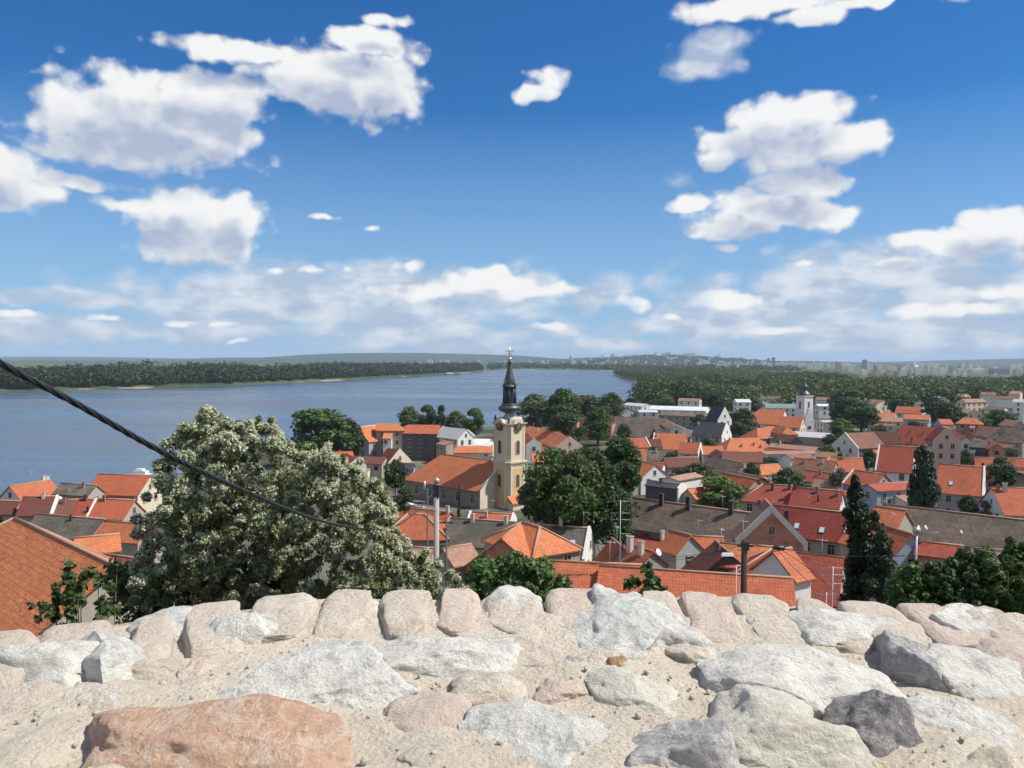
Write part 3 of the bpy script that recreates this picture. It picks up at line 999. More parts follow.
    h('pink gabled wing with orange roof left of the unfinished brick building', 'orange', 'pink', (570, 437, 550, 431), (556, 447), H=9.5, pitch=36, par=(1, 0), parm=WALL['pink'])
    h('white-walled house with orange roof touching the church tower', 'orange', 'white', (534, 439.5, 527, 432), (527, 444), H=9, pitch=38, par=(1, 0), parm=WALL['white'])
    h('small orange roof between church tower and dark tree clump', 'orange', 'white', (532, 453.5, 551, 453.5), (540, 461), H=7, hip=(0, 1))
    h('long brown hipped roof of the old barracks beside the unfinished brick building', 'brown', 'dirty', (598, 415.5, 664, 418.5), (640, 437), H=10, pitch=30, hip=(1, 1), ch=[(.3, .3, 'b'), (.05, .1, 'b')], maxL=90, wcap=22)
    h('pale terracotta roof with white side wall at the right end of the barracks', 'pale', 'white', (664, 420, 682, 428), (676, 431.5), H=9, pitch=28, hip=(0, 0), maxL=30)
    h('orange roof right in front of the long brown barracks roof', 'orange', 'white', (627, 438, 646, 437.5), (636, 447), H=8.5, par=(0, 1))
    h('brownish red roof squeezed between two orange roofs before the barracks', 'maroon', 'dirty', (646, 439, 660, 439), (652, 447), H=8)
    h('bright orange roof with white gable right of centre below the barracks', 'orange', 'white', (654, 433, 686, 434), (675, 449), H=9.5, par=(1, 0), ch=[(.1, .2, 'w')])
    h('orange-red roof with white end wall in front of the slate-roofed house', 'red', 'white', (681, 442, 701, 443), (690, 453), H=8.5, par=(0, 1))
    h('old grey roof patch among orange roofs beyond the dark tree clump', 'grey', 'dirty', (645, 450, 668, 451), (655, 460), H=7.5, ch=[(.5, .2, 'w')])
    h('orange roof on the right shoulder of the dark tree clump, upper one', 'orange', 'dirty', (624, 450, 646, 451), (632, 461), H=7.5)
    h('orange roof stepping down behind the dark tree clump, lower one', 'orange', 'white', (634, 460, 655, 464), (644, 478), H=8, pitch=36, ch=[(.3, .2, 'w')])
    h('little white cottage with windows and orange roof above the white flat building', 'orange', 'white', (640, 461, 664, 463), (655, 468), H=7)
    h('dark red roof running between the white cottage and the garden trees', 'maroon', 'dirty', (664, 458, 697, 457), (680, 466), H=8)
    h('slate-clad block with white right side above the long brown roof', 'slate', 'charcoal', (650, 480.5, 683, 484), (660, 486), H=7.5, pitch=18, par=(0, 1), parm=WALL['white'], win=0, ch=[(.4, .3, 'd', .7)])
    h('bright white plain wall of a flat building beside the slate-clad block', 'pale', 'white', (670, 477, 695, 473), (684, 477), H=8.5, pitch=12, win=0)
    h('orange roof scrap between the white plain wall and green garden tree', 'orange', 'dirty', (688, 489, 702, 487), (694, 498), H=6.5)
    h('orange roof behind the white plain wall, beside round dark tree', 'orange', 'dirty', (697, 479, 712, 480), (704, 490), H=7)
    # --- middle, around the slate house
    h('dark slate-roofed house with dormer windows and bright white gable', 'slate', 'grey', (697, 421.5, 727, 423), (706, 436), H=11, annex=False, pitch=42, par=(0, 1), parm=WALL['white'], ch=[(.1, .2, 'w')])
    h('steep dark slate tower-like roof with tall white fire wall', 'slate', 'charcoal', (712, 406.5, 725, 407.5), (716, 420), H=16, pitch=55, par=(0, 1), parm=WALL['white'])
    h('orange hipped roof with several chimneys in the very middle of town', 'orange', 'dirty', (731, 438, 757, 437.5), (745, 451), H=9, hip=(1, 1), ch=[(.2, .7, 'b'), (.7, .6, 'b'), (.9, .8, 'b')])
    h('orange roof with white end wall in front of the slate-roofed house', 'orange', 'white', (700, 446, 722, 446), (712, 454), H=7.5, par=(1, 0))
    h('dark gable with slate wall below the slate-roofed house', 'maroon', 'charcoal', (716, 449, 724, 453), (722, 460), H=7)
    h('dull dark red roof below the central hipped orange roof', 'maroon', 'dirty', (722, 451, 761, 452), (740, 461), H=8)
    h('long greyish brown low roof left of the bright white long wall', 'brown', 'dirty', (712, 457, 750, 464), (730, 470), H=7.5, pitch=30)
    h('long building with blank white wall broken by one dark passage', 'pale', 'white', (762, 451, 812, 450.5), (786, 453), H=8, pitch=15, win=0)
    h('white-walled house right of the dark passage', 'rust', 'white', (786, 454, 808, 453), (797, 457), H=8, pitch=25, win=0)
    h('orange-pink roof above the long dark wall and green garden tree', 'orange', 'white', (742, 466, 778, 464), (760, 474), H=7.5, ch=[(.4, .4, 'b'), (.05, .2, 'w')])
    h('red-orange roof strip behind the bright green garden tree', 'red', 'dirty', (722, 473, 756, 479), (738, 484), H=7)
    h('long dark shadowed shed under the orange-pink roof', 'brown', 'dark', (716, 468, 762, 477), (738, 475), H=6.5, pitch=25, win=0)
    # --- second church surroundings
    h('large orange roof of the parish building left of the far white church tower', 'orange', 'white', (760, 409, 785, 410), (772, 424), H=12, pitch=38, hip=(1, 0), maxL=60)
    h('orange nave roof attached to the far white church tower', 'orange', 'cream', (780, 416, 803, 417), (790, 427), H=10, pitch=38, maxL=60)
    h('long pale green sheet-roofed hall behind the far church', 'greensheet', 'white', (765, 403.5, 800, 404), (780, 408), H=8, pitch=20, maxL=80)
    h('orange roof in front of the parish building, left half of a pair', 'orange', 'dirty', (757, 428, 776, 427), (765, 438), H=9, hip=(1, 0))
    h('orange roof in front of the parish building, right half of a pair', 'orange', 'dirty', (778, 425, 787, 427), (786, 435), H=10, hip=(0, 1), ch=[(.5, .2, 'w')])
    h('dark-gabled barn with black weatherboards below the orange pair', 'maroon', 'dark', (782, 433, 796, 437), (794, 444), H=9, pitch=38)
    h('long low pale red roof below the black-gabled barn', 'pale', 'dark', (772, 443, 818, 447), (795, 449), H=7.5, pitch=22, maxL=60, ch=[(.2, .1, 'w')])
    h('rust-coloured flat-pitched roof right of the blank white wall', 'rust', 'dark', (812, 451, 842, 453), (826, 457), H=7, pitch=18)
    h('red-orange roof strip behind the garden tree, below the blank white wall', 'red', 'dirty', (765, 448, 795, 450), (780, 456), H=7.5, win=0)
    h('white boxy annex right of the far church tower', 'white', 'white', (820, 420, 830, 420), (825, 422), H=7.5, pitch=10)
    h('white building with curved pale roof behind the far church', 'white', 'white', (816, 404, 828, 404), (822, 406), H=9, pitch=15)
    h('market hall roofs in pale grey at the foot of the far church', 'white', 'dirty', (792, 431, 830, 433), (810, 437), H=5.5, pitch=12, win=0)
    # --- between centre and right
    h('wide old red roof with mossy patches right of the dark garden tree', 'rust', 'dirty', (795, 458, 836, 461), (812, 474), H=8, ch=[(.25, .3, 'b'), (.7, .2, 'w')])
    h('red roof below the mossy red roof, above the tile-red double house', 'red', 'white', (806, 470, 838, 474), (820, 482), H=7, ch=[(.5, .2, 'b')])
    h('bright orange roof with tall white chimney at centre right', 'orange', 'dirty', (830, 457, 862, 458), (846, 471), H=8.5, hip=(1, 0), ch=[(.42, .1, 'w', 1.3)])
    h('pale orange low roof before the leafless grey tree', 'pale', 'white', (816, 478, 848, 481), (830, 487), H=6)
    h('large tile-red hipped house behind the green garden tree, left one', 'deep', 'dirty', (763, 484, 795, 486), (775, 502), H=9.5, pitch=35, hip=(1, 0), ch=[(.3, .3, 'd', .8), (.8, .2, 'd', .8)])
    h('large tile-red house right of the hipped one, behind small conifer', 'deep', 'white', (794, 487, 842, 491), (815, 506), H=9.5, pitch=35, par=(0, 0), ch=[(.05, .1, 'd'), (.5, .2, 'b'), (.9, .3, 'b')])
    h('long deep red roof with two skylights and white right verge', 'deep', 'dirty', (758, 503, 851, 513), (800, 536), d=128, pitch=38, par=(0, 1), sky=[(.5, .68), (.76, .72)], ch=[(.05, .2, 'd')])
    h('orange-red strip of roof between tree and white verge of the long red roof', 'orange', 'dirty', (852, 523, 880, 528), (860, 545), d=116, pitch=35, win=0)
    # --- lower centre
    h('long brown tiled roof with three dark chimneys in front of the garden tree', 'brown', 'dirty', (634, 498, 752, 513), (690, 536), d=126, pitch=36, ch=[(.27, .1, 'd', 1.1), (.5, .12, 'd', 1.2), (.84, .1, 'd', 1.2)], maxL=60)
    h('house with tall limewashed gable and weathered brick wall beside the brown roof', 'pale', 'brick', (772, 507, 765, 499.5), (740, 543), d=104, pitch=46, par=(1, 0), face='brick', annex=False, ch=[(.3, -.5, 'd', 1.0)])
    h('orange gabled cottage with grey front wall carrying satellite dishes', 'orange', 'grey', (671, 530, 690, 535), (695, 552), d=96, pitch=40, par=(0, 0), ch=[(.0, .55, 'w', .8)])
    h('orange roof with weathered patch left of the tall limewashed gable', 'orange', 'dirty', (690, 536, 722, 537), (705, 550), d=100, pitch=33, win=0)
    h('dark brown shadowed triangular roof in front of the wooden pole', 'maroon', 'dark', (716, 541, 728, 552), (690, 574), d=82, pitch=40, win=0)
    h('orange roof around the wooden pole with white street lamp', 'orange', 'dirty', (722, 543, 775, 547), (745, 566), d=80, pitch=30, win=0)
    h('near orange-red roof with white skylight at right of the wooden pole', 'red', 'dirty', (772, 549, 842, 557), (800, 598), d=74, pitch=34, hip=(1, 0), sky=[(.45, .55), (.2, .45)], win=0)
    h('open shed gable with exposed timbers under the near skylight roof', 'orange', 'white', (774, 551, 790, 548), (797, 578), d=69, pitch=40)
    h('long low ribbed orange roof running just above the stone wall', 'red', 'dirty', (602, 566, 790, 578), (690, 600), d=60, pitch=30, win=0, maxL=24)
    h('ribbed orange roof just above the stone wall, beside the round green bush', 'red', 'dirty', (531, 560, 640, 565), (580, 590), d=62, pitch=30, win=0, maxL=14)
    h('vivid orange tent-shaped roof in front of the grey roof', 'orange', 'dirty', (523, 522, 540, 527), (535, 556), d=92, pitch=33, hip=(1, 1), ch=[(.9, 1.1, 'w')])
    h('shadowed open gable under the left side of the tent-shaped orange roof', 'orange', 'brick', (502, 538, 520, 524), (478, 560), d=84, pitch=38, win=0)
    h('grey-brown roof with bright white gable beside the tent-shaped roof', 'grey', 'white', (528, 524, 590, 528), (550, 556), d=108, pitch=40, par=(0, 1), parm=WALL['white'], sky=[(.78, .55)], ch=[(.55, .0, 'w')])
    h('mossy grey-brown roof left of the tent-shaped orange roof', 'grey', 'dirty', (452, 518, 515, 522), (470, 545), d=112, pitch=34, ch=[(.35, .1, 'w'), (.85, .1, 'w')])
    h('red roof with white verges right below the yellow church front', 'red', 'white', (470, 512, 514, 514), (490, 520), d=140, pitch=30, par=(1, 1), ch=[(.4, .5, 'w')])
    h('red ridge roof behind the concrete pole, upper of the two', 'red', 'dirty', (396, 507, 450, 512), (430, 520), d=130, pitch=30, ch=[(.05, .2, 'w'), (.95, .1, 'w')])
    h('bright orange hipped roof left of the concrete pole', 'orange', 'dirty', (408, 514, 424, 514), (412, 538), d=112, pitch=35, hip=(1, 1), win=0)
    h('low pale pink roof at the foot of the concrete pole', 'pale', 'dirty', (408, 547, 432, 548), (418, 562), d=80, pitch=32, win=0)
    h('low mottled orange roof right of the concrete pole', 'pale', 'dirty', (444, 548, 470, 544), (452, 560), d=88, pitch=32, win=0)
    h('narrow upright orange gable left of the television aerial mast', 'orange', 'pale' if False else 'pink', (612, 538, 622, 546), (604, 566), d=88, pitch=50, win=0)
    h('small orange-roofed outbuilding with pale chimney beside the aerial mast', 'orange', 'dirty', (636, 546, 652, 551), (640, 568), d=84, pitch=35, ch=[(.0, .3, 'W', .8), (.6, .3, 'W', .7)], win=0)
    # --- right side
    h('tall barn-red house with blue-white wall in front of the beige facade', 'red', 'white', (879, 445, 914, 447), (880, 470), d=205, annex=False, pitch=42, par=(1, 0), ch=[])
    h('low red lean-to wing with white verge left of the tall barn-red house', 'red', 'grey', (853, 470, 884, 474), (866, 486), H=9, pitch=33, par=(1, 0))
    h('blue-grey rendered back building between the two tall conifers', 'red', 'blue', (868, 484, 910, 482), (890, 490), H=8.5, pitch=20)
    h('house with clean orange-red roof, grey front and bright white right gable', 'red', 'grey', (940, 464, 985, 467), (955, 493), H=11.5, annex=False, pitch=40, par=(0, 1), parm=WALL['white'], sky=[(.3, .68)], ch=[(.95, -.1, 'd')])  # the front's shade is put into its grey wall colour; gable stays white
    h('large orange-red roof with cowled vent at the right edge', 'red', 'white', (992, 487, 1050, 489), (1005, 514), H=9, pitch=33, hip=(0, 0), ch=[(.2, .15, 'W'), (.1, .1, 'b')])
    h('very long dark brown roof with small white vents running off right', 'brown', 'dirty', (884, 504, 1050, 523), (960, 543), d=130, pitch=36, ch=[(.04, -.1, 'd')], maxL=60)
    h('orange roof directly left of the long dark brown roof', 'orange', 'dirty', (876, 506, 905, 510), (890, 528), d=122, pitch=38, win=0)
    h('vivid orange roof patch right of the near tall conifer', 'orange', 'blue', (886, 526, 912, 534), (898, 556), d=100, pitch=42)
    h('brick-orange house wall with red roof beside the metal vent pole', 'red', 'brick', (918, 541, 962, 546), (935, 550), d=96, pitch=25)
    h('mustard yellow house wall behind the shrubs on the right', 'grey', 'olive', (972, 548, 1012, 551), (984, 552), d=95, pitch=20)
    h('old house with peeling beige baroque gable facade', 'red', 'pink', (947, 428, 938, 426), (930, 440), H=16, pitch=48, par=(1, 0), parm=WALL['pink'])
    h('long red roof with dormers left of the peeling beige facade', 'red', 'dirty', (902, 425, 944, 428), (920, 444), H=12, pitch=42, ch=[(.15, .9, 'd'), (.45, .9, 'd'), (.8, .9, 'd'), (.3, .3, 'b'), (.6, .4, 'b')])
    h('house with striped pale and orange verge beside the plain brown roof', 'rust', 'dark', (845, 433, 873, 432), (858, 448), H=10, pitch=38, par=(1, 0))
    h('plain brown roof right of the striped verge', 'maroon', 'dirty', (872, 431, 898, 432), (885, 443), H=10)
    h('red-roofed row with white gable in front of the far dark grove', 'red', 'white', (897, 406, 924, 407), (910, 413), H=10, par=(0, 1), parm=WALL['white'], maxL=60)
    h('orange ridge with pale walls left of the white-gabled row', 'orange', 'cream', (869, 412, 896, 413), (880, 417), H=8, pitch=30, maxL=60)
    h('pale olive-walled long house below the orange ridge', 'pale', 'cream', (868, 417, 902, 418), (885, 421), H=8, pitch=22, maxL=60)
    h('house with blue wall under a small orange roof', 'orange', 'blue', (905, 414, 930, 415), (915, 419), H=9, pitch=30, maxL=50)
    h('small bright red roof right of the blue-walled house', 'red', 'blue', (938, 419, 950, 419), (944, 424), H=8.5)
    h('orange villa with dark window openings at far right centre', 'orange', 'brick', (963, 418, 976, 418.5), (969, 423.5), H=10, hip=(1, 1))
    h('red roof with white wall right of the beige gable', 'red', 'white', (953, 429, 966, 437), (962, 440), H=10, pitch=40, par=(0, 0))
    h('narrow white house front right of the beige gable', 'grey', 'white', (966, 437, 972, 438), (968, 440), H=9)
    h('house with grey sheet roof and dark glazed front', 'grey', 'charcoal', (972, 439, 988, 440), (979, 447), H=10, pitch=30)
    h('orange house with open dark gable at the right side', 'orange', 'brick', (997, 443, 990, 439), (1008, 455), H=9.5, pitch=40)
    h('large brown roof cut by the right edge', 'brown', 'dirty', (1000, 427, 1034, 430), (1014, 442), H=11)
    h('pale tiled roof slope left of the big brown roof at right edge', 'pale', 'dirty', (985, 426, 1000, 428), (990, 437), H=11)
    h('red roof strip cut by the right edge below the brown roof', 'red', 'white', (1000, 457, 1040, 459), (1015, 466), H=9)
    h('tiled roof lit pink at far right, above the brown roof', 'pale', 'dirty', (1006, 419, 1020, 421), (1012, 426), H=9)
    h('dark red far roof behind the glazed-front house', 'maroon', 'dirty', (978, 426, 998, 427), (988, 433), H=9)
    h('greyish roof under the dark garden tree at the right edge', 'grey', 'dirty', (1008, 470, 1040, 478), (1016, 492), H=8)
    h('orange roof fragment between beige facade and dark garden tree', 'orange', 'brick', (975, 457, 996, 458), (984, 466), H=8.5)
    # --- far halls and villas among the trees
    h('long hall with grey-white roof beyond the barracks', 'white', 'white', (652, 405.5, 708, 407), (680, 410), H=9, pitch=12, maxL=120, wcap=30)
    h('white-walled warehouse in front of the long grey-white hall', 'white', 'white', (638, 410, 656, 410), (647, 412), H=8, pitch=12, maxL=60)
    h('row of white sheds left of the long grey-white hall', 'white', 'white', (628, 402.5, 648, 404), (638, 406), H=8, pitch=14, maxL=80)
    h('low brown roof between the white halls and slate tower roof', 'brown', 'dirty', (664, 411, 706, 413), (685, 416), H=8, pitch=18, maxL=80)
    h('grey shed roof left of the white sheds, behind the barracks', 'slate', 'grey', (596, 405, 626, 408), (610, 413), H=9, pitch=18, maxL=80)
    h('long pale flat roof in a clearing among the riverside park trees', 'white', 'cream', (720, 391.5, 756, 392), (738, 394), H=6, pitch=8, maxL=120, wcap=30)
    h('pale villa with mansard roof standing among trees at right', 'white', 'white', (935, 396, 946, 398), (941, 399), H=13, pitch=30, maxL=40)
    h('long washed-out pink roof among trees right of the far church', 'pale', 'cream', (857, 398.5, 884, 400), (870, 404), H=9, pitch=20, maxL=80)
    h('brown roof row among trees below the pale mansard villa', 'pale', 'cream', (952, 407, 975, 410), (962, 413), H=9, pitch=22, maxL=80)
    h('white-fronted far house with brown roof near the right edge', 'brown', 'cream', (982, 406, 1006, 407), (992, 410), H=10, pitch=22, maxL=60)
    h('far pale house among trees right beside the right edge', 'pale', 'cream', (1012, 404, 1030, 405), (1018, 408), H=10, pitch=22, maxL=60)
    h('far red roof half sunk in trees beside the blue-walled house', 'rust', 'cream', (935, 411, 956, 412), (946, 416), H=8, pitch=25, maxL=60)

    gr = random.Random(8)
    for (x, y) in [(890, 391), (903, 388), (921, 392), (960, 394), (972, 399), (988, 392), (1003, 396), (1016, 391), (945, 404), (925, 402), (880, 394), (1020, 399), (770, 396), (742, 399), (826, 397), (690, 398)]:
        w_ = gr.uniform(5, 11)
        h('small pale house half hidden in the woodland edge beyond the town', gr.choice(['pale', 'brown', 'white', 'rust']), gr.choice(['white', 'cream']), (x - w_, y, x + w_, y + gr.uniform(-.4, .6)), (x, y + 3), H=gr.uniform(11, 15), pitch=26,
          group='pale houses in the woodland edge', maxL=26, annex=False)


town()


# ------------------------------------------------------------------ unfinished brick building
def unfinished():
    p = hit(592, 418, 10)
    gz = g1(p.x, p.y)
    rt = empty('unfinished_building', (p.x, p.y, gz), R(-20), label='unfinished bare orange brick building with empty window holes beside the brown barracks', cat='building')
    w = MB()
    # street wall with holes
    def wall(x0, x1, y, z1, holes):
        xs = sorted({x0, x1, *[q for h in holes for q in h[:2]]})
        for a, b in zip(xs[:-1], xs[1:]):
            zs = [(-2, z1)]
            for hx0, hx1, hz0, hz1 in holes:
                if hx0 <= a and b <= hx1:
                    zs = [(-2, hz0), (hz1, z1)]
            for z0, zz in zs:
                w.box(a, b, y, y + .35, z0, zz)
    wall(-8, -1.5, 0, 10, [(-6, -5, 1, 3), (-4, -2.8, 4.5, 8), (-7, -5.8, 5.5, 8)])
    wall(4.5, 9, 0, 8, [(6, 7.2, 4, 6.5)])
    wall(-8, 9, 9, 7, [(-2, 0, 3, 5), (3, 5, 3, 5)])
    w.build('wall', WALL['brick'], rt)
    g = MB()
    g.prism([(4.5, 8.02), (9, 8.02), (4.5, 10)], 0.02, .33)
    g.build('gable', WALL['brick'], rt)
    s = MB()
    s.box(-8, -7.6, .4, 9, -2, 9); s.box(8.6, 9, .4, 9, -2, 7)
    s.build('side_wall', WALL['brick'], rt)
    f = MB()
    f.box(-7.5, 8.5, .4, 8.9, 3.4, 3.7)
    f.build('floor_slab', WALL['grey'], rt)
    c = MB()
    for x in (-1.2, 1.5, 4.2): c.box(x, x + .3, .1, .4, -2, 7.6)
    c.build('column', WALL['dark'], rt)
    r = MB()
    r.face([(-1.6, -.2, 7.6), (4.6, -.2, 7.6), (4.6, 4.5, 9.8), (-1.6, 4.5, 9.8)], uv=[(0, 0), (6, 0), (6, 5), (0, 5)])
    r.face([(-1.6, 9.2, 7.6), (-1.6, 4.5, 9.8), (4.6, 4.5, 9.8), (4.6, 9.2, 7.6)], uv=[(0, 0), (0, 5), (6, 5), (6, 0)])
    r.build('roof', ROOF['brown'], rt)


unfinished()


# ------------------------------------------------------------------ the church with the tall tower
def church():
    dY = 190.0
    base = at_y(509, 505, dY)
    gz = g1(base.x, base.y)
    ang = R(42)
    S = 3.0     # half side
    rt = empty('church', (base.x, base.y, gz), ang, label='yellow church with orange nave roof and tall baroque bell tower under a dark spire', cat='church')
    zc = lambda py: at_y(509, py, dY).z - gz
    m_y, m_w = WALL['yellow'], mat_wall('tower_cream', (0.68, 0.59, 0.43), amt=0.25)
    z1, z2 = zc(461), zc(424)
    t = MB(); c = 0.75   # chamfered square
    def octo(s, c): return [(-s + c, -s), (s - c, -s), (s, -s + c), (s, s - c), (s - c, s), (-s + c, s), (-s, s - c), (-s, -s + c)]
    def slab(mb, s, c, a, b, mi=0, s2=None):
        p, q = octo(s, c), octo(s2 or s, c)
        n = 8
        for i in range(n):
            j = (i + 1) % n
            mb.face([(*p[i], a), (*p[j], a), (*q[j], b), (*q[i], b)], uv=[(0, a), (1, a), (1, b), (0, b)], mi=mi)
        mb.face([(*x, b) for x in q], mi=mi); mb.face([(*x, a) for x in reversed(p)], mi=mi)
    slab(t, S, c, -2, z2)
    t.build('tower_wall', m_w, rt)
    # ochre panels in the lower and upper storey of each side
    panels = MB()
    for k in range(4):
        M = Matrix.Rotation(k * math.pi / 2, 4, 'Z')
        panels.box(-S + 1.25, S - 1.25, -S - .03, -S + .02, 0.5, z1 - 1.4, M=M)
    panels.build('lower_panel', mat_wall('tower_ochre', (0.64, 0.46, 0.22), amt=.3), rt)
    cor = MB()
    slab(cor, S + .35, c, z1 - .25, z1 + .15, s2=S + .45); slab(cor, S + .12, c, z1 - .75, z1 - .27)
    cor.build('string_cornice', m_w, rt)
    pil = MB()
    for k in range(4):
        M = Matrix.Rotation(k * math.pi / 2, 4, 'Z')
        for s in (-1, 1):
            a, b = sorted((s * (S - 1.25), s * (S - .78)))
            pil.box(a, b, -S - .10, -S + .02, z1 + .4, z2 - .6, M=M)
            pil.box(a, b, -S - .10, -S + .02, 0.2, z1 - .8, M=M)
    pil.build('pilaster', m_w, rt)
    # windows: two storeys on each side
    fr = MB(); gl = MB()
    def arch(mb, w, h, y0, y1, M, zc_):
        pts = [(-w, 0), (w, 0), (w, h - w)] + [(w * math.cos(a), h - w + w * math.sin(a)) for a in np.linspace(0.3, math.pi - .3, 6)] + [(-w, h - w)]
        b = len(mb.v); pp = MB(); pp.prism([(x, z + zc_) for x, z in pts], y0, y1)
        for f, uv in zip(pp.f, pp.uv):
            mb.face([tuple(M @ Vector(pp.v[i])) for i in f], uv=uv)
    for k in range(4):
        M = Matrix.Rotation(k * math.pi / 2, 4, 'Z')
        for zz, hh in ((zc(485), 3.1), (zc(452.5), 3.3)):
            f1 = MB(); arch(f1, .78, hh + .2, -S - .12, -S + .01, M, zz - .1)
            w_ = f1.build('window', m_w, rt)
            g_ = MB(); arch(g_, .55, hh - .1, -S - .15, -S - .0, M, zz)
            g_.build('louvre', M_CHD, w_)
    # clock storey: cornice that arches over each clock
    zk = zc(426)
    cc = MB(); slab(cc, S + .15, c, z2 - .02, z2 + .3, s2=S + .5)
    cc.build('upper_cornice', m_w, rt)
    for k in range(4):
        M = Matrix.Rotation(k * math.pi / 2, 4, 'Z')
        hd = MB()
        pts = [(-1.5, z2 + .2)] + [(1.5 * math.cos(a), z2 + .2 + 1.35 * math.sin(a)) for a in np.linspace(math.pi, 0, 13)][1:-1] + [(1.5, z2 + .2)]
        pp = MB(); pp.prism(pts[::-1], -S - .42, -S + .8)
        for f in pp.f: hd.face([tuple(M @ Vector(pp.v[i])) for i in f])
        hd.build('clock_hood', m_w, rt)
        ck = MB(); n = 24
        cy = z2 - .45
        ring = [(1.05 * math.cos(2 * math.pi * i / n), -S - .45, cy + 1.05 * math.sin(2 * math.pi * i / n)) for i in range(n)]
        bk = [(x, -S, z) for x, y, z in ring]
        ck.face([tuple(M @ Vector(q)) for q in ring])
        for i in range(n):
            j = (i + 1) % n
            ck.face([tuple(M @ Vector(q)) for q in (ring[j], ring[i], bk[i], bk[j])])
        co = ck.build('clock_face', mat_simple('clock_dark_red', (0.10, 0.05, 0.04), 0.6) if k == 0 else bpy.data.materials['clock_dark_red'], rt)
        hn = MB()
        hn.box(-.06, .06, -S - .50, -S - .46, cy, cy + .8, M=M)
        hn.box(-.5, 0, -S - .50, -S - .46, cy - .07, cy + .07, M=M)
        hn.build('clock_hand', M_GOLD, co)
        nm = MB()
        for i in range(12):
            a = 2 * math.pi * i / 12
            Mi = M @ Matrix.Translation((0, 0, cy)) @ Matrix.Rotation(a, 4, 'Y')
            nm.box(-.035, .035, -S - .49, -S - .455, .78, .96, M=Mi)
        nm.build('hour_marks', M_GOLD, co)
    # spire: bell-shaped skirt, onion, open lantern, concave needle, ball and cross
    zt = z2 + .3
    Z = lambda py: zc(py)
    sk = MB()
    prof = [(S + .2, zt), (S - .1, zt + .5), (S - .7, zt + 1.05), (S - 1.5, zt + 1.6), (1.15, Z(413.5)), (.95, Z(412.5))]
    sk.lathe([(r * 1.02, z) for r, z in prof], n=8, phase=R(22.5), smooth=False)
    sk.build('spire_skirt', mat_simple('skirt_sheet', (0.36, 0.34, 0.30), 0.6, var=0.3, scale=1.2), rt)
    ur = MB()
    for k in range(4):
        a = R(45 + 90 * k)
        cx, cy2 = (S - .25) * 1.25 * math.cos(a), (S - .25) * 1.25 * math.sin(a)
        ur.lathe([(.30, zt), (.34, zt + .35), (.16, zt + .55), (.36, zt + .95), (.30, zt + 1.3), (.06, zt + 1.9)], n=10, cx=cx, cy=cy2)
    ur.build('corner_urn', M_COPPER, rt)
    on = MB()
    on.lathe([(1.0, Z(412.9)), (1.9, Z(411.8)), (2.6, Z(409.8)), (2.75, Z(408)), (2.55, Z(406.3)), (1.85, Z(405)), (2.1, Z(404.2)), (1.9, Z(403.4))], n=20)
    on.build('onion', M_COPPER, rt)
    ln = MB()
    ln.lathe([(.95, Z(403.5)), (.95, Z(387))], n=8, smooth=False)
    for k in range(8):
        a = 2 * math.pi * k / 8
        ln.tube([(1.45 * math.cos(a), 1.45 * math.sin(a), Z(403.4)), (1.35 * math.cos(a), 1.35 * math.sin(a), Z(386.5))], .24, 6)
    ln.build('lantern', M_COPPER, rt)
    nd = MB()
    nd.lathe([(1.95, Z(386.8)), (1.95, Z(386)), (1.35, Z(384.8)), (1.5, Z(383)), (1.15, Z(378)), (.75, Z(372)), (.5, Z(366)), (.42, Z(363)), (.62, Z(362.3)), (.3, Z(361))], n=10)
    for k in range(4):
        a = R(90 * k + 3)
        c_, s_ = math.cos(a), math.sin(a)
        nd.tube([(1.5 * c_, 1.5 * s_, Z(386)), (2.0 * c_, 2.0 * s_, Z(384.8)), (1.7 * c_, 1.7 * s_, Z(382.8)), (1.2 * c_, 1.2 * s_, Z(380.5))], [.2, .22, .2, .1], 6)
    nd.build('needle', M_COPPER, rt)
    cr = MB()
    cr.lathe([(.05, Z(361)), (.42, Z(360)), (.5, Z(359)), (.42, Z(358)), (.06, Z(357.2))], n=12)
    cr.tube([(0, 0, Z(358)), (0, 0, Z(347))], .10, 6)
    Mx = Matrix.Rotation(R(-45), 4, 'Z')
    cr.box(-1.05, 1.05, -.09, .09, Z(351.6), Z(350.8), M=Mx)
    cr.box(-.6, .6, -.09, .09, Z(354), Z(353.4), M=Mx)
    cr.build('ball_and_cross', M_GOLD, rt)
    sky_ = at_y(430, 455, 204)
    # nave in tower coordinates: runs back and to the left
    Ln = 24.0; w = 8.5
    zr = at_y(494, 463, 189).z - gz
    M = None
    # local +y / -x direction: nave axis in world = (-0.77, 0.64)
    ax = Vector((-0.74, 0.67, 0)).normalized()
    axl = (Matrix.Rotation(-ang, 3, 'Z') @ ax)
    na = math.atan2(axl.y, axl.x)
    NM = Matrix.Rotation(na, 4, 'Z')
    ze = 4.6
    tp = (zr - ze) / w
    def T(p): return tuple(NM @ Vector(p))
    r = MB()
    x0, x1 = 1.5, Ln
    o = .5
    zo = ze - o * tp
    for s in (1, -1):
        pts = [(x0, s * (w + o), zo), (x1 + 5, s * (w + o), zo), (x1, 0, zr), (x0, 0, zr)]
        uv = [(x0, -10), (x1 + 5, -10), (x1, 0), (x0, 0)]
        pt = [T(p) for p in pts]
        if s < 0: pt, uv = pt, uv
        else: pt, uv = pt[::-1], uv[::-1]
        r.face(pt, uv=uv)
    r.face([T((x1 + 5, w + o, zo)), T((x1 + 5, -w - o, zo)), T((x1, 0, zr))][::-1], uv=[(0, 0), (-w, -10), (w, -10)])
    # thickness skirts
    for s in (1, -1):
        r.face([T((x0, s * (w + o), zo)), T((x1 + 5, s * (w + o), zo)), T((x1 + 5, s * (w + o), zo - .25)), T((x0, s * (w + o), zo - .25))])
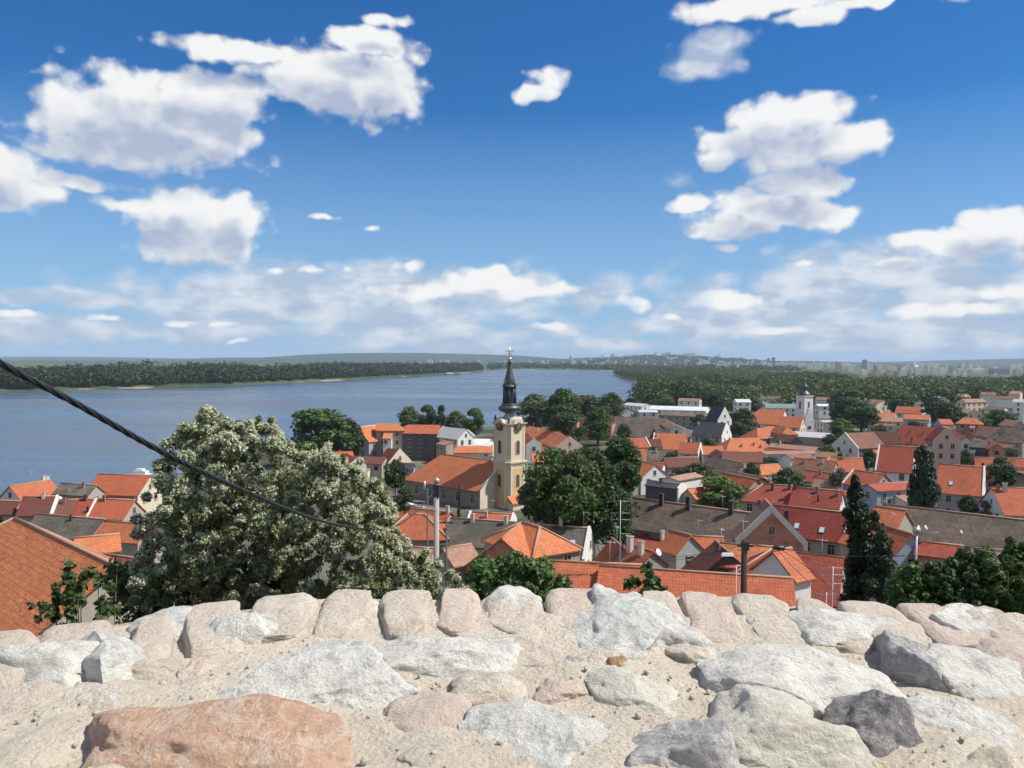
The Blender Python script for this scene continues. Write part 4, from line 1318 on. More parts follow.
    r.face([T((x1 + 5, w + o, zo)), T((x1 + 5, -w - o, zo)), T((x1 + 5, -w - o, zo - .25)), T((x1 + 5, w + o, zo - .25))])
    ro = r.build('nave_roof', ROOF['orange'], rt)
    cp = MB(); cp.tube([T((x0, 0, zr + .03)), T((x1, 0, zr + .03))], .16, 6); cp.tube([T((x1, 0, zr + .03)), T((x1 + 5, -w - o, zo + .03))], .15, 6)
    cp.build('ridge_cap', M_CAP, ro)
    wl = MB()
    for s in (1, -1):
        wl.face([T((x0, s * w, -3)), T((x1 + 4.6, s * w, -3)), T((x1 + 4.6, s * w, ze)), T((x0, s * w, ze))], uv=[(0, 0), (27, 0), (27, 8), (0, 8)])
    wl.face([T((x1 + 4.6, w, -3)), T((x1 + 4.6, -w, -3)), T((x1 + 4.6, -w, ze)), T((x1 + 4.6, w, ze))])
    wl.build('nave_wall', mat_wall('nave_dark_render', (0.24, 0.215, 0.18), amt=.5), rt)
    fa = MB()
    fa.face([T((x0, w, -3)), T((x0, w, ze)), T((x0, 0, zr + .0)), T((x0, -w, ze)), T((x0, -w, -3))])
    pw = MB()
    fa.build('front_gable', WALL['cream'], rt)
    pa = MB()
    for s in (1, -1):
        pa.tube([T((x0 - .05, s * (w + .3), ze + .1)), T((x0 - .05, 0, zr + .35))], .22, 6)
    pa.build('gable_coping', M_PARA, rt)
    for i in range(5):
        x = 4 + i * 5
        for s in (1, -1):
            a = math.pi if s > 0 else 0
            wv = window(rt, T((x, s * (w + .02), 2.2)), na + a, 1.5, 1.2)
    st = MB()   # small orange roofed porch at the tower foot
    st.face([(-3.4, -5.2, 1.4), (2.2, -5.2, 1.4), (2.2, -3.05, 3.0), (-3.4, -3.05, 3.0)], uv=[(0, 0), (6, 0), (6, 3), (0, 3)])
    st.face([(-3.4, -5.2, 1.2), (-3.4, -3.05, 2.8), (2.2, -3.05, 2.8), (2.2, -5.2, 1.2)])
    st.build('porch_roof', ROOF['orange'], rt)
    pb = MB(); pb.box(-3.1, 1.9, -4.9, -3.03, -2, 1.35); pb.build('porch_wall', WALL['cream'], rt)


church()


def far_church():
    p = at_y(804, 431, 405)
    d = 405
    gz = g1(p.x, p.y)
    rt = empty('church_tower', (p.x, p.y, gz), R(25), label='slender white church tower with dark cap and cross far off at right centre', cat='church tower')
    Z = lambda py: at_y(804, py, d).z - gz
    S = 2.9
    b = MB(); b.box(-S, S, -S, S, -2, Z(396.5)); b.build('tower_wall', WALL['white'], rt)
    s = MB(); s.box(-S - .35, S + .35, -S - .35, S + .35, Z(396.5), Z(395.6)); s.box(-S - .2, S + .2, -S - .2, S + .2, Z(413), Z(412.4)); s.build('cornice', M_PARA, rt)
    for k in range(4):
        M = Matrix.Rotation(k * math.pi / 2, 4, 'Z')
        w = MB(); w.box(-.8, .8, -S - .1, -S + .01, Z(409), Z(401), M=M); o = w.build('window', M_PARA, rt)
        g = MB(); g.box(-.55, .55, -S - .14, -S, Z(408.5), Z(401.5), M=M); g.build('louvre', M_CHD, o)
    c = MB()
    c.lathe([(S + .2, Z(395.6)), (3.0, Z(394.4)), (2.6, Z(393)), (1.5, Z(391.4)), (1.3, Z(390.6)), (1.3, Z(388)), (1.9, Z(387.4)), (1.6, Z(386)), (.8, Z(384.2)), (.4, Z(381)), (.2, Z(377))], n=16)
    c.build('cap', M_COPPER, rt)
    x = MB(); x.tube([(0, 0, Z(379)), (0, 0, Z(373.5))], .16, 6); x.box(-1.0, 1.0, -.1, .1, Z(378.2), Z(377.5)); x.build('cross', M_DARKMETAL, rt)
    # white curved church front in front of the tower
    q = at_y(809, 431, 392)
    g2 = g1(q.x, q.y)
    r2 = empty('small_chapel', (q.x, q.y, g2), R(10), label='small curved white baroque church front standing before the far tower', cat='chapel')
    Z2 = lambda py: at_y(809, py, 392).z - g2
    f = MB()
    pts = [(-2.6, -2), (2.6, -2), (2.6, Z2(422)), (1.9, Z2(417)), (1.1, Z2(414)), (.7, Z2(408)), (-.7, Z2(408)), (-1.1, Z2(414)), (-1.9, Z2(417)), (-2.6, Z2(422))]
    f.prism(pts, -.4, 1.2); f.build('wall', WALL['white'], r2)
    k = MB(); k.tube([(0, -.5, Z2(427.5) + .0), (0, -.42, Z2(427.5))], .9, 14); k.build('rose_window', M_CHD, r2)


far_church()

# ------------------------------------------------------------------ foliage
def leaf_cloud(C, RR, n, size, seed, up=0.35, inner=0.55, flat=1.0, aspect=0.6):
    """C k x 3 clump centres, RR k x 3 radii, n leaves each -> verts, quads"""
    g = np.random.default_rng(seed)
    C = np.asarray(C, float); RR = np.asarray(RR, float)
    k = len(C)
    u = g.normal(size=(k, n, 3)); u /= np.linalg.norm(u, axis=2, keepdims=True)
    rad = inner + (1 - inner) * g.random((k, n, 1)) ** 0.6
    P_ = C[:, None, :] + u * rad * RR[:, None, :]
    nr = u * 0.8 + g.normal(size=u.shape) * 0.55
    nr[..., 2] += up
    nr /= np.linalg.norm(nr, axis=2, keepdims=True)
    t = np.cross(nr, g.normal(size=u.shape)); t /= np.linalg.norm(t, axis=2, keepdims=True) + 1e-9
    b = np.cross(nr, t)
    s = (size * (0.6 + 0.8 * g.random((k, n, 1))))
    a = t * s; bb = b * s * aspect
    fold = nr * s * 0.12
    Q0 = P_ - a; Q1 = P_ - bb + fold; Q2 = P_ + a; Q3 = P_ + bb + fold
    V = np.stack([Q0, Q1, Q2, Q3], 2).reshape(-1, 3)
    F_ = np.arange(len(V)).reshape(-1, 4)
    return V, F_


def proto_broad(seed, kind='round'):
    """total height 10, crown radius about 4"""
    g = np.random.default_rng(seed)
    cs, rs = [], []
    nC = 48
    for i in range(nC):
        a = g.uniform(0, 2 * math.pi)
        if kind == 'round':
            f = g.uniform(0, 1)
            z = 2.2 + 6.7 * f
            prof = math.sin(math.pi * min(1, (f * 0.82 + 0.14))) ** 0.7
            rr = 3.3 * prof * math.sqrt(g.uniform(0.15, 1))
            r0 = g.uniform(0.9, 1.65)
        else:  # column
            f = g.uniform(0, 1)
            z = 1.2 + 7.8 * f
            rr = 2.4 * math.sin(math.pi * (0.15 + f * .75)) * math.sqrt(g.uniform(0.1, 1))
            r0 = g.uniform(.8, 1.4)
        cs.append((rr * math.cos(a), rr * math.sin(a), z))
        rs.append((r0, r0, r0 * .78))
    V, F_ = leaf_cloud(cs, rs, 120, 0.25, seed + 5)
    tb = MB()
    tb.tube([(0, 0, -1.2), (.05, 0, 1.2), (0, .08, 3.0), (.1, 0, 5.5), (0, 0, 7.5)], [.34, .27, .22, .13, .05], 8)
    for i in range(0, nC, 3):
        c = cs[i]
        z0 = max(1.6, c[2] - 2.2)
        tb.tube([(0, 0, z0 * .8), (c[0] * .45, c[1] * .45, z0 + .6), (c[0] * .9, c[1] * .9, c[2])], [.11, .07, .025], 5)
    return V, F_, tb


def proto_conifer(seed):
    g = np.random.default_rng(seed)
    cs, rs = [], []
    for i in range(110):
        f = g.uniform(0, 1) ** 1.25
        z = 0.9 + 8.9 * f
        R0 = 3.6 * (1 - f) ** 0.85 + 0.15
        a = g.uniform(0, 2 * math.pi)
        rr = R0 * g.uniform(0.25, 0.9)
        r0 = 0.28 + 0.62 * (1 - f)
        cs.append((rr * math.cos(a), rr * math.sin(a), z - rr * .12))
        rs.append((r0, r0, r0 * .55))
    V, F_ = leaf_cloud(cs, rs, 60, 0.19, seed, up=0.1, aspect=0.35)
    tb = MB()
    tb.tube([(0, 0, -1), (0, 0, 5), (0, 0, 9.8)], [.26, .16, .03], 8)
    return V, F_, tb


TM = {}
for nm, fn, seeds in (('round', lambda s: proto_broad(s), (11, 12, 13)), ('column', lambda s: proto_broad(s, 'column'), (21, 22)), ('conifer', proto_conifer, (31, 32))):
    TM[nm] = []
    for s_ in seeds:
        V_, F_, tb_ = fn(s_)
        TM[nm].append((V_, F_, tb_.mesh('trunk', M_BARK)))
TCACHE = {}
NT_ = [0]


def tree(label, px, ytop, wpx, Ht, shape='round', leaf='mid', d=None, group=None, name=None):
    p = hit(px, ytop, Ht, d)
    gz = g1(p.x, p.y)
    if DEBUG: print('TREE', label[:50], round(p.y), round(p.z - gz, 1))
    if d is not None: Ht = p.z - gz
    NT_[0] += 1
    vs = TM[shape]
    vi = NT_[0] % len(vs)
    key = (shape, vi, leaf)
    if key not in TCACHE:
        TCACHE[key] = np_mesh('crown', vs[vi][0], vs[vi][1], LEAF[leaf])
    name = name or ('conifer' if shape == 'conifer' else 'tree')
    rt = empty(name, (p.x, p.y, gz), random.uniform(0, 6.28), label=label, cat='conifer' if shape == 'conifer' else 'tree', group=group)
    rad = wpx / 2 * p.y / F
    sx = rad / 4.0
    link('trunk', vs[vi][2], rt); co_ = link('crown', TCACHE[key], rt)
    if shape == 'round' and Ht > 2.7 * rad:
        k_ = 2.7 * rad / Ht
        co_.scale = (1, 1, k_); co_.location = (0, 0, 10 * (1 - k_))
    rt.scale = (sx, sx, Ht / 10.0)
    return rt


T_ = tree
# riverside trees
T_('big rounded green tree on the bank left of the grey-gabled river house', 318, 407, 82, 20, leaf='mid')
T_('dark green tree wedged between the big rounded tree and the grey gable', 345, 418, 44, 16, leaf='dark')
T_('pale olive tree at the left end of the riverside row behind the guesthouse', 409, 405, 26, 15, 'round', 'olive')
T_('bright green tree second in the riverside row behind the guesthouse', 427, 404, 22, 16, 'round', 'mid')
T_('dark columnar tree third in the riverside row behind the guesthouse', 441, 404.5, 17, 16, 'column', 'dark')
T_('low olive tree in the riverside row behind the white gables', 457, 410, 26, 13, 'round', 'olive')
T_('dark green tree closing the riverside row left of the church tower', 474, 407, 24, 15, 'round', 'mid')
T_('olive tree directly behind the right shoulder of the church tower', 536, 393, 44, 23, 'round', 'olive', d=390)
T_('tall mid-green tree topping the grove right of the church spire', 563, 387, 48, 27, 'round', 'mid', d=385)
T_('broad olive tree in the grove right of the church spire', 586, 394, 50, 22, 'round', 'olive', d=400)
T_('dark green tree at the right end of the grove beside the barracks', 610, 392, 34, 22, 'round', 'mid', d=420)
T_('small dark tree behind the left end of the barracks', 598, 405, 34, 14, 'round', 'mid', d=330)
T_('shaded dark tree at the left side of the unfinished building', 566, 411, 44, 15, 'round', 'dark', d=290)
# central dark clump
T_('big dark pine-like tree forming the left half of the central clump', 556, 446, 72, 22, 'round', 'mid', d=120)
T_('dark broad tree forming the middle of the central clump', 590, 444, 66, 22, 'round', 'dark', d=118)
T_('tall dark tree with pointed top at the right of the central clump', 621, 436, 50, 22, 'round', 'dark', d=122)
T_('mid-green tree low in the front of the central clump', 572, 475, 56, 15, 'round', 'mid', d=108)
T_('dark tree low at the right foot of the central clump', 610, 480, 56, 15, 'round', 'dark', d=110)
T_('dark tree at the left foot of the central clump by the tower', 535, 478, 36, 12, 'round', 'dark', d=128)
T_('thin dark sapling against the church nave wall', 459, 484, 10, 9, 'conifer', 'dark', d=135)
T_('dark leafy tree between the blossoming tree and the nave', 395, 458, 26, 12, 'round', 'dark', d=130)
T_('shaded small tree at the left corner of the nave', 404, 486, 22, 8, 'round', 'dark', d=115)
# town trees
T_('sunlit mid-green crown in the upper middle of the central clump', 575, 449, 52, 20, 'round', 'olive', d=112)
T_('mid-green rounded crown at the left middle of the central clump', 546, 464, 50, 15, 'round', 'mid', d=112)
T_('bright green garden tree behind the long brown roof', 717, 475, 62, 9.5, 'round', 'bright')
T_('dark rounded tree between the dark red roof and garden tree', 694, 463, 50, 10, 'round', 'dark')
T_('dark garden tree above the tile-red hipped house', 790, 466, 42, 11, 'round', 'dark')
T_('tiny conifer on the tile-red roofs below the leafless tree', 818, 493, 8, 9, 'conifer', 'conifer')
T_('leafless grey-brown tree above the tile-red roofs', 840, 468, 22, 9, 'round', 'bare')
T_('tall dark conifer in front of the tall barn-red house', 923, 440, 36, 15, 'column', 'conifer', d=150)
T_('second dark conifer stem filling the base of the tall one', 928, 462, 34, 11, 'column', 'conifer', d=146)
T_('dark tree right of the white gable at the right edge', 1002, 456, 32, 12, 'round', 'dark')
T_('low dark shrub tree under the white right gable', 968, 494, 22, 7, 'round', 'dark')
T_('brownish green rounded shrub beside the low dark shrub tree', 990, 500, 34, 6, 'round', 'olive')
T_('dark tree group left of the far white annex, behind slate house', 742, 408, 34, 15, 'round', 'dark')
T_('dark tree right beside the slate house white gable', 738, 421, 22, 11, 'round', 'dark')
T_('big dark grove tree right of the far church, left part', 846, 396, 38, 17, 'round', 'dark')
T_('big dark grove tree right of the far church, right part', 862, 401, 38, 16, 'round', 'dark')
T_('yellowish green low tree at the foot of the dark grove', 842, 418, 26, 9, 'round', 'bright')
T_('wide bright green tree behind the dark grove right of the far church', 848, 388, 40, 19, 'round', 'mid')
T_('large dark tree behind the white-gabled row at right', 937, 396, 34, 17, 'round', 'dark')
T_('dark tree right of the large dark one behind the row', 952, 402, 28, 15, 'round', 'dark')
T_('green tree behind the pink long roof at right centre', 905, 393, 38, 16, 'round', 'mid')
T_('green garden tree near the right edge above the brown roof', 1000, 409, 34, 12, 'round', 'mid')
T_('small round tree on the slope above the barracks roof end', 624, 423, 16, 9, 'round', 'dark')
T_('dark low tree between grey roof patch and white cottage', 672, 451, 22, 8, 'round', 'dark')
T_('dark tree behind the long white halls near the river', 664, 394, 24, 14, 'round', 'mid')
T_('round bright tree left of the pale clearing roof', 712, 389, 26, 14, 'round', 'mid')
T_('tree row piece behind white sheds, left end', 632, 397, 18, 11, 'round', 'dark')
T_('dark bushy tree below the slate tower roof, left side', 700, 414, 20, 8, 'round', 'dark')
# near right conifer and shrubs below the wall
rng2 = random.Random(5)
gl = 'small dark garden tree squeezed between the town roofs'
for (x, y) in [(600, 470), (706, 436), (752, 462), (828, 444), (868, 448), (882, 456), (905, 460), (1012, 447), (830, 434), (850, 441), (770, 456), (842, 452), (965, 449),
               (986, 418), (1000, 417), (958, 430), (914, 421), (700, 470), (655, 445), (612, 446), (776, 420), (748, 425), (730, 487), (858, 436), (880, 424), (838, 425), (742, 441)]:
    T_(gl, x, y, rng2.uniform(14, 24), rng2.uniform(6, 9), 'round', rng2.choice(['dark', 'mid', 'mid', 'olive']), group='small garden trees between the roofs')


# bushes: leafy masses given clump by clump in pixels at a depth
def bush(name, label, cat, clumps, leaf, size, n, seed, base, stems=8, up=.35, inner=.5, flower=None, fl_n=0, fl_size=0.05, depthf=1.0, aspect=.6, fl_share=1.0):
    cs, rs = [], []
    for (px, py, rpx, dd) in clumps:
        c = at_y(px, py, dd); r = rpx * dd / F
        cs.append(c); rs.append((r, r * depthf, r))
    bp = at_y(base[0], base[1], base[2])
    gz = g1(bp.x, bp.y)
    o = Vector((bp.x, bp.y, gz))
    rt = empty(name, o, 0, label=label, cat=cat)
    L = [tuple(c - o) for c in cs]
    V, F_ = leaf_cloud(L, rs, n, size, seed, up=up, inner=inner, aspect=aspect)
    link('crown' if cat == 'tree' else 'foliage', np_mesh('crown', V, F_, leaf), rt)
    tb = MB()
    g = random.Random(seed)
    top = Vector((0, 0, 0))
    for c in g.sample(L, min(stems, len(L))):
        c = Vector(c)
        mid = Vector((c.x * .45, c.y * .45, c.z * .5))
        r0 = max(.012, rs[0][0] * .09)
        tb.tube([(0.05 * g.random(), 0, -.4), mid, c], [r0 * 1.5, r0, r0 * .35], 6)
    tb.build('trunk' if cat == 'tree' else 'stem', M_BARK, rt)
    if flower:
        gg = np.random.default_rng(seed + 3)
        pick = [i for i in range(len(L)) if gg.random() < fl_share * (1.25 if clumps[i][1] < 560 else .5)]
        L = [L[i] for i in pick]; rs = [rs[i] for i in pick]
        kk = len(L)
        u = gg.normal(size=(kk, fl_n, 3)); u[..., 2] = np.abs(u[..., 2]) * 1.0 - .25; u[..., 0] += .25
        u /= np.linalg.norm(u, axis=2, keepdims=True)
        cen = (np.array(L)[:, None, :] + u * np.array(rs)[:, None, :] * gg.uniform(.85, 1.12, size=(kk, fl_n, 1))).reshape(-1, 3)
        fr_ = np.full((len(cen), 3), fl_size * 1.1) * gg.uniform(.5, 1.3, size=(len(cen), 1))
        V, F_ = leaf_cloud(cen, fr_, 7, fl_size * .42, seed + 9, up=.6, inner=.1, aspect=.8)
        link('blossom', np_mesh('blossom', V, F_, flower), rt)
    return rt


def conifer_bush(label, prof, d, seed, n=95, leafn=120, size=.1):
    g = random.Random(seed)
    cl = []
    y0, y1 = prof[0][0], prof[-1][0]
    for _ in range(n):
        y = y0 + (y1 - y0) * g.random() ** .75
        xa = float(np.interp(y, [p[0] for p in prof], [p[1] for p in prof])); xb = float(np.interp(y, [p[0] for p in prof], [p[2] for p in prof]))
        r_ = min(g.uniform(4.5, 8.5), (xb - xa) / 2 * .8 + 1)
        x = g.uniform(xa + r_ * .7, xb - r_ * .7) if xb - xa > 2 * r_ * .7 else (xa + xb) / 2
        cl.append((x, y + r_ * .5, r_, d + g.uniform(-1, 1) * (xb - xa) / 2 * d / F * .8))
    cx = (prof[-1][1] + prof[-1][2]) / 2
    return bush('conifer', label, 'conifer', cl, LEAF['conifer'], size, leafn, seed, (cx, y1 + 8, d), stems=3, up=.1, inner=.4, aspect=.35)


conifer_bush('near tall dark conifer with bent pointed top behind the stone wall at right', [(476, 853, 857), (490, 849, 863), (510, 842, 869), (535, 848, 874), (560, 846, 884), (585, 843, 894), (606, 838, 898)], 44, 301, 150, 130, .12)
conifer_bush('dark bushy conifer at the right foot of the near tall conifer', [(512, 872, 876), (530, 866, 888), (560, 866, 902), (606, 862, 912)], 42, 302, 60, 120, .12)
M_FLOWER = mat_leaf('blossom_cream', (0.46, 0.50, 0.30), (0.74, 0.74, 0.56), trans=.3, rnd=.05, spec=.2)
g = random.Random(3)
cl = []
outline = [(205, 408, 60), (110, 0, 0)]
# crown outline as pixel polygon; clumps are packed inside it
poly = [(208, 408), (228, 420), (246, 432), (262, 424), (277, 428), (282, 446), (300, 455), (325, 450), (342, 462), (362, 470), (378, 488), (388, 505), (394, 520), (400, 545), (425, 560), (452, 575), (462, 592),
        (455, 606), (150, 612), (112, 606), (118, 575), (128, 548), (132, 520), (140, 497), (153, 480), (158, 462), (165, 440), (180, 428), (195, 412)]


def inside(x, y, P):
    c = False
    for i in range(len(P)):
        x1, y1 = P[i]; x2, y2 = P[i - 1]
        if (y1 > y) != (y2 > y) and x < (x2 - x1) * (y - y1) / (y2 - y1) + x1: c = not c
    return c


while len(cl) < 640:
    x, y = g.uniform(105, 465), g.uniform(402, 625)
    if inside(x, y, poly):
        r_ = g.uniform(4.5, 11)
        ok = all(inside(x + r_ * .75 * math.cos(a), y + r_ * .75 * math.sin(a), poly) for a in (0, 1.57, 3.14, -1.57, .8, 2.4))
        if ok: cl.append((x, y, r_, 17 + g.uniform(-2.0, 2.0)))
ne = 0
while ne < 170:     # loose sprigs along the crown's edge
    i = g.randrange(0, len(poly) - 9)
    t = g.random()
    x = poly[i][0] * (1 - t) + poly[i + 1][0] * t; y = poly[i][1] * (1 - t) + poly[i + 1][1] * t
    if y > 600: continue
    up_ = g.uniform(0, 11)
    for k in range(3):
        cl.append((x + (x - 275) / 160 * up_ * .5 * k / 2 + g.uniform(-1, 1), y + 3 - up_ * k / 2, 4.2 - k * .9, 17 + g.uniform(-1.2, 1.2)))
    ne += 3
for (x, y, r_) in [(205, 412, 6), (203, 422, 8), (212, 418, 5), (228, 424, 6), (246, 437, 7), (264, 430, 7), (274, 436, 8), (170, 445, 8), (183, 434, 7), (344, 466, 6), (358, 476, 8), (384, 508, 8), (300, 458, 7), (325, 455, 7), (160, 466, 7)]:
    cl.append((x, y, r_, 17))
bush('blossoming_tree', 'large bushy tree covered in creamy white blossom behind the stone wall', 'tree', cl, LEAF['blossomleaf'], 0.043, 150, 77, (270, 600, 17), stems=26, flower=M_FLOWER, fl_n=44, fl_size=.047, inner=.3, fl_share=.62)
# dark leaves added as the shade inside the tree's lower left
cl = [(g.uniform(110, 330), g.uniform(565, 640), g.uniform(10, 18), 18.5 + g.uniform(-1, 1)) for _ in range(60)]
bush('shrub', 'dark leaves standing in for shade inside the lower left of the blossoming tree', 'shrub', cl, LEAF['dark'], 0.07, 150, 78, (220, 630, 18.5), stems=12)
cl = [(g.uniform(60, 118), g.uniform(562, 630), g.uniform(4, 8), 9 + g.uniform(-.4, .4)) for _ in range(26)]
bush('climbing_plant', 'loose sprigs of bright round leaves beside the near orange roof', 'plant', cl, LEAF['mid'], 0.045, 26, 79, (90, 650, 9), stems=10, inner=.1)
cl = [(g.uniform(30, 56), g.uniform(603, 622), g.uniform(2.5, 5), 6 + g.uniform(-.2, .2)) for _ in range(9)] + [(56, 586 + 4 * i, 3, 6) for i in range(9)] + [(70 + g.uniform(-4, 4), 582 + 5 * i, 4, 6) for i in range(11)]
bush('sapling', 'small upright leafy sprig growing over the left coping stones', 'plant', cl, LEAF['mid'], 0.028, 18, 80, (62, 640, 6), stems=9, inner=.1)
cl = [(x + g.uniform(-7, 7), y + g.uniform(-5, 5), g.uniform(8, 14), 24 + g.uniform(-1.5, 1.5)) for x, y in
      [(475, 582), (488, 572), (500, 566), (512, 562), (525, 566), (538, 572), (550, 580), (562, 588), (482, 592), (498, 588), (515, 584), (532, 590), (548, 596), (470, 598), (560, 602), (510, 600), (530, 604), (490, 602)] for _ in range(2)]
bush('round_bush', 'round dark green bush just behind the middle of the stone wall', 'bush', cl, LEAF['mid'], 0.085, 170, 81, (515, 612, 24), stems=10)
cl = [(646 + g.uniform(-5, 5), 566 + 3.6 * i, 4 + i * .3, 20 + g.uniform(-.4, .4)) for i in range(9)] + [(632 + g.uniform(-6, 6), 580 + g.uniform(-4, 8), 5, 20) for _ in range(6)] + [(660 + g.uniform(-6, 6), 584 + g.uniform(-4, 8), 5, 20) for _ in range(6)]
bush('sapling', 'green sapling tip poking up behind the spiked grey rock', 'plant', cl, LEAF['mid'], 0.06, 40, 82, (646, 610, 20), stems=8, inner=.2)
for (lab, x0, x1, yt, seed, lf) in [('dark leafy shrub behind the wall directly right of the near conifer', 895, 945, 556, 83, 'mid'), ('tall dark shrub in the middle of the right-hand hedge', 935, 992, 546, 84, 'dark'),
                                ('tallest dark shrub of the right-hand hedge at the picture edge', 985, 1045, 536, 85, 'mid')]:
    cl = []
    for _ in range(120):
        x = g.uniform(x0 - 4, x1 + 4)
        top = yt + 20 * abs((x - (x0 + x1) / 2) / (x1 - x0)) + g.uniform(0, 10)
        cl.append((x, g.uniform(top + 2, 625), g.uniform(3.5, 8), 18 + g.uniform(-1.2, 1.2)))
    bush('shrub', lab, 'shrub', cl, LEAF[lf], 0.055, 90, seed, ((x0 + x1) / 2, 620, 18), stems=12)


# ------------------------------------------------------------------ distant woods (uncountable masses)
def wood(name, label, pts, n, size, seed, leaf, hr=(14, 22), rr=(5, 8), sink=0.0):
    g = np.random.default_rng(seed)
    pts = np.array(pts)
    k = len(pts)
    z0 = G(pts[:, 0], pts[:, 1])
    Hh = g.uniform(*hr, size=k)
    mv = np.array([noise.noise(Vector((p_[0] * .012, p_[1] * .007, 1.0))) for p_ in pts])
    Hh = Hh * (1 + .55 * mv)
    rad = g.uniform(*rr, size=k)
    C = np.stack([pts[:, 0], pts[:, 1], z0 + Hh * .52], 1)
    RR = np.stack([rad, rad, Hh * .50], 1)
    V, F_ = leaf_cloud(C, RR, n, size, seed, inner=.75, up=.5, aspect=.75)
    me = np_mesh(name, V, F_, leaf)
    link(name, me, label=label, cat='woodland', kind='stuff')


M_WOOD = mat_leaf('leaf_far_wood', (0.016, 0.032, 0.012), (0.058, 0.085, 0.028), trans=.3, scale=.012)
M_WOOD2 = mat_leaf('leaf_far_wood_pale', (0.016, 0.032, 0.012), (0.105, 0.130, 0.036), trans=.35, scale=.010)
g = np.random.default_rng(99)
bank = [zpt(*q) for q in [(-90, 397.5), (0, 392), (60, 390.5), (150, 388), (240, 385), (300, 382.5), (340, 380.5), (400, 377), (455, 373.8), (486, 371.5)]]
bank = np.array(bank)
seg = np.linalg.norm(np.diff(bank, axis=0), axis=1); cum = np.concatenate([[0], np.cumsum(seg)])
pts = []
while len(pts) < 4200:
    s = g.uniform(0, cum[-1]) if g.random() < .5 else cum[-1] * g.random() ** 2.2
    x = np.interp(s, cum, bank[:, 0]); y = np.interp(s, cum, bank[:, 1])
    i = min(len(seg) - 1, int(np.searchsorted(cum, s) - 1))
    t = (bank[i + 1] - bank[i]) / seg[i]
    nv = np.array([-t[1], t[0]])
    off = 12 + 340 * g.random() ** 1.7
    q = np.array([x, y]) + nv * off
    if float(water_sd([q[0]], [q[1]])[0]) < -11: pts.append(q)
wood('far_bank_woodland', 'long dark belt of riverside woodland on the far left bank', pts, 52, 1.7, 101, M_WOOD, hr=(14, 25), rr=(5, 12))
pts = []
while len(pts) < 9000:
    yv = 560 + 1750 * g.random() ** 1.25
    px = g.uniform(590, 1110)
    x = (px - 512) / F * yv
    w = float(water_sd([x], [yv])[0])
    if w > -6: continue
    # keep the town itself and the clearing free
    lim = 560 if px > 730 else 620
    if yv < lim: continue
    if yv < 680 and g.random() < .45: continue
    mac = noise.noise(Vector((x * .006, yv * .0035, 4.2)))
    if mac < -.16: continue
    if yv > np.interp(px, [590, 700, 780, 860, 1110], [2300, 2200, 1500, 1150, 1080]): continue
    if 716 < px < 760 and 780 < yv < 1020: continue
    if px < 640 and yv < 900: continue
    pts.append((x, yv))
wood('park_woodland', 'wide dark green woodland between the town and the distant city', pts, 50, 1.15, 102, M_WOOD2, hr=(9, 18), rr=(5, 12))
pts = []
while len(pts) < 2600:
    yv = g.uniform(2900, 6500); px = g.uniform(490, 800)
    x = (px - 512) / F * yv
    if float(water_sd([x], [yv])[0]) > -8: continue
    if px > 760 and yv > 3800 and g.random() < .6: continue
    pts.append((x, yv))
wood('hillside_woodland', 'bluish wooded strips on the hills beyond the river', pts, 30, 4.0, 103, M_WOOD, hr=(9, 15), rr=(12, 26))


